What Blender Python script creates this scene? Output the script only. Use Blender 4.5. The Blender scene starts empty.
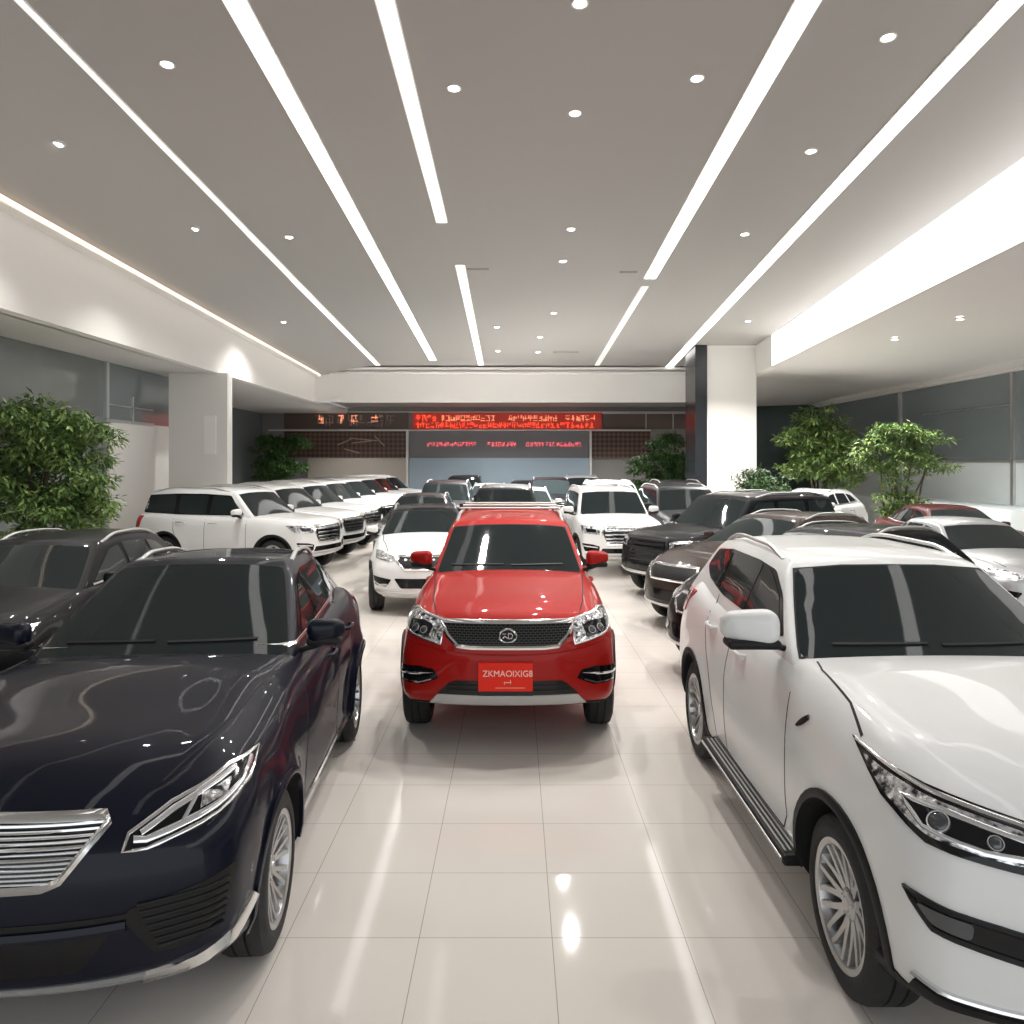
import bpy, bmesh, math, random
from math import sin, cos, pi, radians, sqrt, exp
from mathutils import Vector, Matrix
from mathutils.bvhtree import BVHTree
from mathutils.geometry import delaunay_2d_cdt
random.seed(7)
SC = bpy.context.scene
COL = SC.collection
F = 779.0; CX = 515.0; HY = 462.0; H = 2.4     # focal length in pixels, vanishing point, eye height

# ------------------------------------------------------------------ materials
MATS = {}
def mat(name, col, rough=0.5, metal=0.0, coat=0.0, spec=0.5, emis=None, estr=0.0, coat_rough=0.03):
    m = bpy.data.materials.new(name); m.use_nodes = True
    b = m.node_tree.nodes['Principled BSDF']
    b.inputs['Base Color'].default_value = (*col, 1)
    b.inputs['Roughness'].default_value = rough
    b.inputs['Metallic'].default_value = metal
    b.inputs['Coat Weight'].default_value = coat
    b.inputs['Coat Roughness'].default_value = coat_rough
    b.inputs['Specular IOR Level'].default_value = spec
    if emis:
        b.inputs['Emission Color'].default_value = (*emis, 1)
        b.inputs['Emission Strength'].default_value = estr
    MATS[name] = m
    return m
def nodes(m): return m.node_tree.nodes, m.node_tree.links, m.node_tree.nodes['Principled BSDF']
def noise_col(m, c1, c2, scale, lo=0.35, hi=0.65, detail=4, coord='Object'):
    n, l, b = nodes(m)
    tc = n.new('ShaderNodeTexCoord'); tx = n.new('ShaderNodeTexNoise'); r = n.new('ShaderNodeValToRGB')
    tx.inputs['Scale'].default_value = scale; tx.inputs['Detail'].default_value = detail
    l.new(tc.outputs[coord], tx.inputs['Vector']); l.new(tx.outputs['Fac'], r.inputs['Fac'])
    r.color_ramp.elements[0].position = lo; r.color_ramp.elements[1].position = hi
    r.color_ramp.elements[0].color = (*c1, 1); r.color_ramp.elements[1].color = (*c2, 1)
    l.new(r.outputs['Color'], b.inputs['Base Color'])
def bump(m, scale, strength, dist=0.01, kind='noise'):
    n, l, b = nodes(m)
    tc = n.new('ShaderNodeTexCoord'); tx = n.new('ShaderNodeTexNoise' if kind == 'noise' else 'ShaderNodeTexVoronoi')
    tx.inputs['Scale'].default_value = scale
    bp = n.new('ShaderNodeBump'); bp.inputs['Strength'].default_value = strength; bp.inputs['Distance'].default_value = dist
    l.new(tc.outputs['Object'], tx.inputs['Vector'])
    l.new(tx.outputs['Fac' if kind == 'noise' else 'Distance'], bp.inputs['Height']); l.new(bp.outputs['Normal'], b.inputs['Normal'])

def paint(name, col, metal=0.0, rough=0.3, spec=0.12):
    m = mat(name, col, rough, metal, 0.6, spec)
    m.node_tree.nodes['Principled BSDF'].inputs['Coat IOR'].default_value = 1.36
    return m
P_WHITE = paint('pearl_white_paint', (0.80, 0.80, 0.79))
P_RED = paint('metallic_red_paint', (0.38, 0.009, 0.006), 0.1, 0.5)
P_NAVY = paint('navy_paint', (0.0022, 0.0034, 0.0125), 0.0, 0.5)
P_BLACK = paint('black_paint', (0.004, 0.004, 0.005), 0.0, 0.5)
P_BLACK.node_tree.nodes['Principled BSDF'].inputs['Coat Weight'].default_value = 0.35
P_DARK = paint('dark_grey_paint', (0.016, 0.017, 0.02), 0.1, 0.45)
P_SILVER = paint('silver_paint', (0.55, 0.56, 0.57), 0.7, 0.32)
P_BROWN = paint('bronze_brown_paint', (0.035, 0.022, 0.018), 0.1, 0.45)
P_WINE = paint('wine_red_paint', (0.07, 0.008, 0.009), 0.1, 0.4)
GLASS = mat('tinted_glass', (0.016, 0.022, 0.023), 0.03, 0, 0.0, 0.33)
RUBBER = mat('tyre_rubber', (0.018, 0.018, 0.018), 0.75); bump(RUBBER, 60, 0.3)
PLAST = mat('black_plastic', (0.012, 0.012, 0.013), 0.5, spec=0.25)
GLOSSB = mat('gloss_black', (0.006, 0.006, 0.007), 0.08, 0, 0.0, 0.35)
CHROME = mat('chrome', (0.82, 0.82, 0.82), 0.12, 1.0)
SATIN = mat('satin_silver', (0.62, 0.62, 0.61), 0.35, 0.8)
SKID = mat('silver_plastic', (0.62, 0.61, 0.59), 0.4, 0.1)
BARG = mat('roof_bar_grey', (0.32, 0.30, 0.28), 0.45, 0.3)
ALLOY = mat('alloy', (0.5, 0.5, 0.5), 0.28, 0.95)
SEAM = mat('seam_black', (0.01, 0.01, 0.01), 0.8)
WELL = mat('wheel_well_black', (0.006, 0.006, 0.006), 0.9)
LAMPD = mat('lamp_housing', (0.3, 0.3, 0.31), 0.15, 0.8)
noise_col(LAMPD, (0.05, 0.05, 0.055), (0.85, 0.86, 0.88), 26, 0.38, 0.55, 5); bump(LAMPD, 30, 0.5, 0.01, 'voronoi')
LENS = mat('lamp_lens', (0.05, 0.055, 0.06), 0.03, 0.2, 1.0)
DRL = mat('lamp_reflector', (0.85, 0.86, 0.88), 0.1, 0.85)
TAIL = mat('tail_lamp_red', (0.45, 0.01, 0.02), 0.1, 0, 1.0)
PLATE = mat('red_plate', (0.86, 0.035, 0.018), 0.5, spec=0.15)
PTXT = mat('plate_lettering', (0.95, 0.72, 0.62), 0.5, spec=0.15)
GMESH = mat('grille_mesh', (0.02, 0.02, 0.02), 0.45, 0.0, spec=0.2)
def grille_nodes():
    n, l, b = nodes(GMESH)
    tc = n.new('ShaderNodeTexCoord'); sp = n.new('ShaderNodeSeparateXYZ'); cb = n.new('ShaderNodeCombineXYZ'); v = n.new('ShaderNodeTexBrick')
    l.new(tc.outputs['Object'], sp.inputs[0]); l.new(sp.outputs['X'], cb.inputs['X']); l.new(sp.outputs['Z'], cb.inputs['Y']); l.new(cb.outputs[0], v.inputs['Vector'])
    v.inputs['Scale'].default_value = 1; v.inputs['Brick Width'].default_value = .038; v.inputs['Row Height'].default_value = .019; v.inputs['Mortar Size'].default_value = .0028; v.inputs['Mortar Smooth'].default_value = .5
    v.inputs['Color1'].default_value = v.inputs['Color2'].default_value = (.003, .003, .003, 1); v.inputs['Mortar'].default_value = (.07, .07, .07, 1)
    l.new(v.outputs['Color'], b.inputs['Base Color'])
grille_nodes()

# ------------------------------------------------------------------ mesh helpers
def link(name, me, mats, parent=None, smooth=30):
    if not isinstance(mats, (list, tuple)): mats = [mats]
    for m in mats: me.materials.append(m)
    if smooth:
        me.shade_smooth()
        me.set_sharp_from_angle(angle=radians(smooth))
    o = bpy.data.objects.new(name, me); COL.objects.link(o)
    if parent: o.parent = parent
    return o
def mesh(verts, faces, name='m'):
    me = bpy.data.meshes.new(name); me.from_pydata([tuple(v) for v in verts], [], faces); me.validate(); me.update()
    return me
def tag(o, label, cat, group=None, kind=None):
    if label: o['label'] = label
    if cat: o['category'] = cat
    if group: o['group'] = group
    if kind: o['kind'] = kind
    return o
def struct(o): o['kind'] = 'structure'; return o
def empty(name, loc=(0, 0, 0), rz=0.0):
    o = bpy.data.objects.new(name, None); COL.objects.link(o); o.location = loc; o.rotation_euler = (0, 0, rz); o.empty_display_size = 0.3
    return o
def copy_tree(o, parent=None):
    c = o.copy(); COL.objects.link(c); c.parent = parent
    for ch in list(o.children): copy_tree(ch, c)
    return c
class MB:
    def __init__(s): s.v = []; s.f = []
    def add(s, v, f):
        b = len(s.v); s.v += [tuple(p) for p in v]; s.f += [tuple(b + i for i in q) for q in f]
    def box(s, x0, x1, y0, y1, z0, z1, M=None):
        v = [Vector((x, y, z)) for x in (x0, x1) for y in (y0, y1) for z in (z0, z1)]
        if M: v = [M @ p for p in v]
        s.add(v, [(0, 1, 3, 2), (4, 6, 7, 5), (0, 4, 5, 1), (2, 3, 7, 6), (0, 2, 6, 4), (1, 5, 7, 3)])
    def lathe(s, prof, n=32, axis='x', M=None, cap=False):
        v = []; f = []; k = len(prof)
        for i in range(n):
            a = 2 * pi * i / n
            for (t, r) in prof:
                p = Vector((t, r * cos(a), r * sin(a))) if axis == 'x' else Vector((r * cos(a), r * sin(a), t))
                v.append(M @ p if M else p)
        for i in range(n):
            j = (i + 1) % n
            for q in range(k - 1): f.append((i * k + q, i * k + q + 1, j * k + q + 1, j * k + q))
        if cap:
            f.append(tuple(i * k for i in range(n))); f.append(tuple(i * k + k - 1 for i in range(n))[::-1])
        s.add(v, f)
    def tube(s, pts, r, n=8, flat=1.0):
        pts = [Vector(p) for p in pts]; m = len(pts); v = []; f = []
        for i, p in enumerate(pts):
            t = (pts[min(i + 1, m - 1)] - pts[max(i - 1, 0)]).normalized()
            u = t.cross(Vector((0, 0, 1)));
            if u.length < 1e-3: u = t.cross(Vector((0, 1, 0)))
            u.normalize(); w = u.cross(t)
            rr = r(i / (m - 1)) if callable(r) else r
            for k in range(n):
                a = 2 * pi * k / n; v.append(p + u * rr * cos(a) + w * rr * flat * sin(a))
        for i in range(m - 1):
            for k in range(n):
                q = (k + 1) % n; f.append((i * n + k, i * n + q, (i + 1) * n + q, (i + 1) * n + k))
        f.append(tuple(range(n))[::-1]); f.append(tuple((m - 1) * n + k for k in range(n)))
        s.add(v, f)
    def build(s, name, m, parent=None, smooth=30): return link(name, mesh(s.v, s.f, name), m, parent, smooth)

def pw(tab):
    """smooth piecewise function through points (monotone cubic)"""
    xs = [a for a, _ in tab]; ys = [b for _, b in tab]; n = len(xs)
    d = [(ys[i + 1] - ys[i]) / (xs[i + 1] - xs[i]) for i in range(n - 1)]
    m = [d[0]] + [0 if d[i - 1] * d[i] <= 0 else 2 * d[i - 1] * d[i] / (d[i - 1] + d[i]) for i in range(1, n - 1)] + [d[-1]]
    def fn(x):
        if x <= xs[0]: return ys[0]
        if x >= xs[-1]: return ys[-1]
        i = 0
        while x > xs[i + 1]: i += 1
        h = xs[i + 1] - xs[i]; t = (x - xs[i]) / h
        return (ys[i] * (1 + 2 * t) * (1 - t) ** 2 + m[i] * h * t * (1 - t) ** 2 + ys[i + 1] * t * t * (3 - 2 * t) + m[i + 1] * h * t * t * (t - 1))
    return fn
def sm(t): t = max(0., min(1., t)); return t * t * (3 - 2 * t)

def spaced(h, r, n):
    e = [0, .12, .3, .5, .72, 1.0]
    a = [-h + r * k for k in e]; b = [h - r * k for k in e][::-1]
    m = [(-h + r) + (2 * h - 2 * r) * i / n for i in range(1, n)]
    return a + m + b
def rbox(hx, hy, hz, r, nx, ny, nz):
    """closed rounded box, as a vertex list centred on the origin, with quads"""
    X, Y, Z = spaced(hx, r, nx), spaced(hy, r, ny), spaced(hz, r, nz)
    idx = {}; v = []; f = []
    def vid(i, j, k):
        key = (i, j, k)
        if key not in idx:
            p = Vector((X[i], Y[j], Z[k])); q = Vector((max(-hx + r, min(hx - r, p.x)), max(-hy + r, min(hy - r, p.y)), max(-hz + r, min(hz - r, p.z))))
            d = p - q
            # cube-to-sphere keeps the spacing even
            if d.length > 1e-9:
                m = max(abs(d.x), abs(d.y), abs(d.z)); d = d.normalized() * m
            idx[key] = len(v); v.append(q + d)
        return idx[key]
    a, b, c = len(X) - 1, len(Y) - 1, len(Z) - 1
    for i in range(a):
        for j in range(b):
            f.append((vid(i, j, 0), vid(i, j + 1, 0), vid(i + 1, j + 1, 0), vid(i + 1, j, 0)))
            f.append((vid(i, j, c), vid(i + 1, j, c), vid(i + 1, j + 1, c), vid(i, j + 1, c)))
    for i in range(a):
        for k in range(c):
            f.append((vid(i, 0, k), vid(i + 1, 0, k), vid(i + 1, 0, k + 1), vid(i, 0, k + 1)))
            f.append((vid(i, b, k), vid(i, b, k + 1), vid(i + 1, b, k + 1), vid(i + 1, b, k)))
    for j in range(b):
        for k in range(c):
            f.append((vid(0, j, k), vid(0, j, k + 1), vid(0, j + 1, k + 1), vid(0, j + 1, k)))
            f.append((vid(a, j, k), vid(a, j + 1, k), vid(a, j + 1, k + 1), vid(a, j, k + 1)))
    return v, f

# ------------------------------------------------------------------ car bodies
class Body:
    """car shell in its own frame: front at y=-L/2, ground z=0. s = distance from the nose."""
    def __init__(B, P):
        B.P = P; L = P['L']; hw = P['W'] / 2
        B.L = L; B.hw = hw
        top, bot = pw(P['top']), pw(P['bot']); plan = pw(P['plan']); sect = pw(P['sect']); fp = pw(P['face']); rp = pw(P['rface'])
        B.top = top
        Hh = 0.75; d = P.get('den', 1.0)
        v, f = rbox(hw, L / 2, Hh / 2, P.get('r', 0.10), int(18 * d), int(70 * d), int(14 * d))
        r = P['wr']; low = []
        for p in v:
            s = p.y + L / 2; c = max(0., min(1., p.z / Hh + .5)); u = p.x / hw
            zb, zt = bot(s), top(s)
            z = zb + c * (zt - zb) + P['crown'](s) * (1 - abs(u) ** 2.2) * c ** 4
            cl = sm((c - 0.90) / 0.1)
            x = u * hw * plan(s) * sect((z - .2) / (zt - .2))
            # hood shut ridge: the top of the fender stands up a little over the hood
            if P.get('ridge'): z += P['ridge'] * exp(-((abs(u) - .80) / .07) ** 2) * sm((c - .9) / .1) * sm(1 - (s - 1.3) / .4) * sm(s / .5)
            y = p.y + P['bowf'] * abs(u) ** 2.6 * sm(1 - s / 1.3) - P['bowr'] * abs(u) ** 2.6 * sm(1 - (L - s) / 1.0)
            y += fp(z) * sm(1 - s / 0.7) - rp(z) * sm(1 - (L - s) / 0.7)
            for sa in (P['af'], P['ar']):
                dd = sqrt((s - sa) ** 2 + (z - r) ** 2)
                x += math.copysign(P['flare'], u) * exp(-((dd - r - .07) / .10) ** 2) * abs(u) ** 4
            low.append((x, y, z))
        B.low = (low, f)
        # greenhouse
        G = P['gh']; roof = pw(G['roof']); hg = G['w0']
        Lg = 3.0; Hg = 0.6
        v, f2 = rbox(hg, Lg / 2, Hg / 2, G.get('r', 0.09), int(12 * d), int(26 * d), int(8 * d))
        B.G = G; gv = []
        for p in v:
            b = p.y / Lg + .5; c = max(0., min(1., p.z / Hg + .5)); u = p.x / hg
            yf = G['f0'] + (G['f1'] - G['f0']) * (c ** G.get('fe', 1)); yr = G['r0'] + (G['r1'] - G['r0']) * c ** 1.3
            s = yf + b * (yr - yf)
            z = G['z0'] + c * (roof(s) - G['z0']) - 0.035 * abs(u) ** 2.5 * c
            x = u * (G['w0'] + (G['w1'] - G['w0']) * c ** 1.25) * (1 - G.get('rt', .08) * sm((b - .55) / .45))
            s += G['bow'] * u * u * sm(1 - b / .5) - .10 * u * u * sm((b - .5) / .5)
            gv.append((x, s - L / 2, z))
        B.gh = (gv, f2)
        n = len(low)
        B.gbvh = BVHTree.FromPolygons([Vector(q) for q in gv], f2)
        B.bvh = BVHTree.FromPolygons([Vector(q) for q in low + gv], f + [tuple(i + n for i in q) for q in f2])
    def mesh(B, parent, mats):
        P = B.P; L = B.L
        lo = mesh(*B.low); lo.materials.append(mats[0]); lo.materials.append(WELL)
        lo.shade_smooth()
        o = bpy.data.objects.new('tmp', lo); COL.objects.link(o)
        cuts = []
        for sa in (P['af'], P['ar']):
            for sd in (-1, 1):
                mb = MB(); R = P['wr'] + P.get('gap', .055)
                mb.lathe([(B.hw * sd - sd * .36, R), (B.hw * sd + sd * .2, R)], 56, 'x', Matrix.Translation((0, sa - L / 2, P['wr'] + .01)), True)
                cm = mesh(mb.v, mb.f); bm = bmesh.new(); bm.from_mesh(cm); bmesh.ops.recalc_face_normals(bm, faces=bm.faces); bm.to_mesh(cm); bm.free()
                cm.materials.append(mats[0]); cm.materials.append(WELL)
                for q in cm.polygons: q.material_index = 1
                c = bpy.data.objects.new('cut', cm); COL.objects.link(c); cuts.append(c)
                md = o.modifiers.new('b', 'BOOLEAN'); md.object = c; md.operation = 'DIFFERENCE'; md.solver = 'EXACT'
        bpy.context.view_layer.update()
        dg = bpy.context.evaluated_depsgraph_get()
        me = bpy.data.meshes.new_from_object(o.evaluated_get(dg))
        for c in cuts: bpy.data.objects.remove(c)
        bpy.data.objects.remove(o)
        bm = bmesh.new(); bm.from_mesh(me)
        gm = mesh(*B.gh); bm.from_mesh(gm)
        gmi = P.get('roofmat', 0)
        nlow = len(me.polygons)
        bm.faces.ensure_lookup_table()
        for q in bm.faces[nlow:]: q.material_index = gmi
        bm.to_mesh(me); bm.free()
        keep = [q.material_index for q in me.polygons]
        me.materials.clear()
        ms = [mats[0], WELL] + ([mats[1]] if len(mats) > 1 else [])
        o = link('body', me, ms, parent, 32)
        me.polygons.foreach_set('material_index', keep)
        return o
    # ---- things laid on the shell
    use_gh = False
    def hit(B, o, d):
        h = (B.gbvh if B.use_gh else B.bvh).ray_cast(o, d)
        if h[0] is None: return None
        n = h[1] if h[1].dot(d) < 0 else -h[1]
        return h[0], n
    def frame(B, d):
        d = Vector(d).normalized(); r = d.cross(Vector((0, 0, 1)))
        r = Vector((1, 0, 0)) if r.length < 1e-4 else r.normalized()
        u = r.cross(d); return d, r, u
    def patch(B, pts, d, off=.004, res=.05, thick=.012, rnd=0.0, close_pts=None):
        """conforming panel. pts: rough (x,s,z) corner points, d: looking direction"""
        d, r, u = B.frame(d)
        P2 = [Vector((x, s - B.L / 2, z)) for x, s, z in pts]
        P2 = [(p.dot(r), p.dot(u)) for p in P2]
        if rnd: P2 = roundp(P2, rnd)
        loop = []
        for i, a in enumerate(P2):
            b = P2[(i + 1) % len(P2)]; k = max(1, int(math.hypot(b[0] - a[0], b[1] - a[1]) / res + .5))
            for t in range(k): loop.append((a[0] + (b[0] - a[0]) * t / k, a[1] + (b[1] - a[1]) * t / k))
        n = len(loop); pts2 = [Vector(q) for q in loop]
        x0, x1 = min(q[0] for q in loop), max(q[0] for q in loop); y0, y1 = min(q[1] for q in loop), max(q[1] for q in loop)
        gx = x0 + res * .5
        while gx < x1:
            gy = y0 + res * .5
            while gy < y1:
                if inside((gx, gy), loop, res * .4): pts2.append(Vector((gx, gy)))
                gy += res
            gx += res
        vs, es, fs, ov, oe, of = delaunay_2d_cdt(pts2, [(i, (i + 1) % n) for i in range(n)], [], 1, 1e-5)
        out = []; bad = set()
        for i, q in enumerate(vs):
            h = B.hit(r * q[0] + u * q[1] - d * 10, d)
            if h is None: bad.add(i); out.append((Vector((0, 0, 0)), Vector((0, 0, 1)))); continue
            out.append(h)
        fs = [t for t in fs if not any(i in bad for i in t)]
        V = [p + nn * off for p, nn in out]; m = len(V)
        V2 = [p - nn * thick for p, nn in out]
        cnt = {}
        for t in fs:
            for i in range(len(t)):
                e = (t[i], t[(i + 1) % len(t)]); cnt[tuple(sorted(e))] = cnt.get(tuple(sorted(e)), []) + [e]
        F2 = []
        for t in fs:
            a, b_, c = V[t[0]], V[t[1]], V[t[2]]
            nn = (b_ - a).cross(c - a); F2.append(tuple(t) if nn.dot(d) < 0 else tuple(t)[::-1])
        for k, e in cnt.items():
            if len(e) == 1: a, b_ = e[0]; F2.append((a, b_, b_ + m, a + m))
        return V + V2, F2
    def strip(B, pts, d, w, off=.006, res=.04, closed=False, hgt=0.0, taper=False, sub=True):
        """raised band along a path on the shell"""
        d, r, u = B.frame(d)
        P3 = [Vector((x, s - B.L / 2, z)) for x, s, z in pts]; P2 = [Vector((p.dot(r), p.dot(u))) for p in P3]
        lp = []
        m = len(P2)
        for i in range(m if closed else m - 1):
            a, b = P2[i], P2[(i + 1) % m]; k = max(1, int((b - a).length / res + .5))
            for t in range(k): lp.append(a.lerp(b, t / k))
        if not closed: lp.append(P2[-1])
        V = []; F2 = []; n = len(lp); rows = []
        for i, p in enumerate(lp):
            a = lp[(i - 1) % n] if closed or i else p; b = lp[(i + 1) % n] if closed or i < n - 1 else p
            t = (b - a); t = t.normalized() if t.length > 1e-9 else Vector((1, 0)); nn = Vector((-t.y, t.x))
            ww = w / 2 * (1 if not taper else max(.15, sin(pi * (i + .3) / n) ** .5))
            row = []
            for k, (o1, o2) in enumerate(((-1, -.01), (-.9, off), (0, off + hgt), (.9, off), (1, -.01))):
                q = p + nn * ww * o1; h = B.hit(r * q.x + u * q.y - d * 10, d)
                if h is None: row = None; break
                row.append(h[0] + h[1] * o2)
            rows.append(row)
        ids = []
        for row in rows:
            if row is None: ids.append(None); continue
            ids.append(len(V)); V += row
        for i in range(n if closed else n - 1):
            a, b = ids[i], ids[(i + 1) % n]
            if a is None or b is None or (V[a] - V[b]).length > .35: continue
            for k in range(4): F2.append((a + k, b + k, b + k + 1, a + k + 1))
        return V, F2
def roundp(P, r, k=4):
    out = []; n = len(P)
    for i in range(n):
        a, b, c = Vector(P[i - 1]), Vector(P[i]), Vector(P[(i + 1) % n])
        la, lc = (a - b).length, (c - b).length; q = min(r, la * .45, lc * .45)
        p0 = b + (a - b).normalized() * q; p1 = b + (c - b).normalized() * q
        for t in range(k + 1):
            t /= k; out.append(tuple(p0 * (1 - t) ** 2 + b * 2 * t * (1 - t) + p1 * t * t))
    return out
def inside(p, loop, margin):
    x, y = p; c = False; n = len(loop)
    for i in range(n):
        x1, y1 = loop[i]; x2, y2 = loop[(i + 1) % n]
        if (y1 > y) != (y2 > y) and x < (x2 - x1) * (y - y1) / (y2 - y1) + x1: c = not c
        dx, dy = x2 - x1, y2 - y1; t = max(0, min(1, ((x - x1) * dx + (y - y1) * dy) / (dx * dx + dy * dy + 1e-12)))
        if math.hypot(x - x1 - t * dx, y - y1 - t * dy) < margin: return False
    return c
FR = (0, 1, 0); RE = (0, -1, 0); UP = (0, 0, -1)
def SIDE(sd): return (-sd, 0, 0)
def mir(pts, sd): return [(x * sd, s, z) for x, s, z in pts]
def add_patch(B, name, pts, d, m, root, **k):
    v, f = B.patch(pts, d, **k)
    return link(name, mesh(v, f), m, root, 50)
def add_strips(B, name, lst, m, root):
    mb = MB()
    for a, k in lst: mb.add(*B.strip(*a, **k))
    return mb.build(name, m, root, 50)

# ---- wheels
def wheel(root, x, y, r, sd, style, w=.235):
    T = Matrix.Translation((x, y, r)) @ Matrix.Scale(sd, 4, (1, 0, 0))
    # tyre: x grows outwards
    h = w / 2; ri = r * .69
    mb = MB()
    mb.lathe([(-h * .8, ri), (-h, ri + .03), (-h, r - .05), (-h * .85, r - .012), (-h * .6, r), (-h * .32, r), (-h * .30, r - .012), (-h * .24, r - .012), (-h * .22, r),
              (h * .22, r), (h * .24, r - .012), (h * .30, r - .012), (h * .32, r), (h * .6, r), (h * .85, r - .012), (h, r - .05), (h * 1.03, r - .09), (h, ri + .02), (h * .86, ri), (h * .5, ri - .01)], 56, 'x', T)
    t = mb.build('wheel', RUBBER, root, 40)
    rm = MB()
    rm.lathe([(h * .95, ri + .012), (h * .97, ri), (h * .9, ri - .016), (h * .4, ri - .03), (-h * .5, ri - .03)], 56, 'x', T)
    nsp, dbl, tw, rake = {'multi': (10, True, .016, 0.16), 'five': (5, True, .026, 0.2), 'ten': (10, False, .03, 0), 'turbine': (9, True, .02, .22)}[style]
    for i in range(nsp):
        a = 2 * pi * i / nsp
        for q in ((-1, 1) if dbl else (0,)):
            a1 = a + q * rake; n = 6; V = []; Fs = []
            for k in range(n + 1):
                tt = k / n; rad = .05 + (ri - .02 - .05) * tt; ang = a + q * .06 + (a1 - a - q * .06) * tt
                xx = h * (.52 + .34 * tt ** 1.5); hw2 = tw * (1.1 - .35 * tt) / 1; cy, cz = rad * cos(ang), rad * sin(ang); ty, tz = -sin(ang), cos(ang)
                for (o, dx) in ((-1, -.03), (-.75, 0), (.75, 0), (1, -.03)): V.append(T @ Vector((xx + dx, cy + ty * hw2 * o, cz + tz * hw2 * o)))
            for k in range(n):
                for c in range(3): Fs.append((k * 4 + c, k * 4 + c + 1, k * 4 + 5 + c, k * 4 + 4 + c))
            rm.add(V, Fs)
    rm.lathe([(h * .3, .075), (h * .55, .07), (h * .62, .055), (h * .64, .035), (h * .7, .03), (h * .7, .001)], 24, 'x', T)
    for i in range(5):
        a = 2 * pi * i / 5 + .3
        rm.lathe([(h * .5, .009), (h * .66, .008), (h * .66, .0005)], 8, 'x', T @ Matrix.Translation((0, .052 * cos(a), .052 * sin(a))))
    rim = rm.build('rim', ALLOY, t, 40)
    bd = MB(); bd.lathe([(-h * .3, ri - .01), (-h * .25, .001)], 40, 'x', T); 
    bd.build('wheel_backing', WELL, t, 40)
    bk = MB(); bk.lathe([(-h * .1, .16), (h * .05, .16), (h * .05, .05)], 32, 'x', T); bk.build('brake_disc', SATIN, t, 40)
    return t

def mirror(root, P, sd, pm, base_z, s, x, sc=1.0):
    L = P['L']
    v, f = rbox(.125 * sc, .07 * sc, .085 * sc, .066 * sc, 4, 2, 2)
    V = []
    for p in v:
        u = (p.x / (.125 * sc) + 1) / 2      # 0 inner..1 outer
        z = p.z * (1 - .25 * u) ; y = p.y * (1 - .2 * u) + .05 * u * sc
        if p.y < 0: y -= .02 * (1 - (p.x / .125 / sc) ** 2)
        V.append((sd * (x + .125 * sc + p.x), y + s - L / 2, base_z + z))
    if sd < 0: f = [q[::-1] for q in f]
    me = mesh(V, f)
    o = link('side_mirror', me, pm, root, 60)
    mb = MB()
    v, f = rbox(.118 * sc, .062 * sc, .028, .026, 3, 2, 2)
    mb.add([(sd * (x + .118 * sc + p.x), p.y + .012 + s - L / 2, base_z - .07 * sc + p.z) for p in v], f)
    mb.tube([(sd * (x + .13), s - L / 2, base_z - .07), (sd * (x + .06), s - L / 2 + .01, base_z - .10), (sd * (x - .05), s - L / 2 + .02, base_z - .13)], .028, 8, .7)
    mb.build('mirror_base', PLAST, o, 40)
    return o

def lens(root, p, nrm, r, m=LENS, name='lamp_lens', parent=None):
    n = Vector(nrm).normalized(); M = Matrix.Translation(p) @ n.to_track_quat('Z', 'Y').to_matrix().to_4x4()
    mb = MB()
    mb.lathe([(.0 + .012 * cos(t * pi / 12) , r * sin(t * pi / 12)) for t in range(7)][::-1] + [], 20, 'z', M)
    o = mb.build(name, m, parent or root, 60)
    rg = MB(); rg.lathe([(-.005, r * 1.18), (.006, r * 1.15), (.006, r * 1.0), (-.005, r * .98)], 20, 'z', M); rg.build('lens_ring', DRL, o, 40)
    return o

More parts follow.
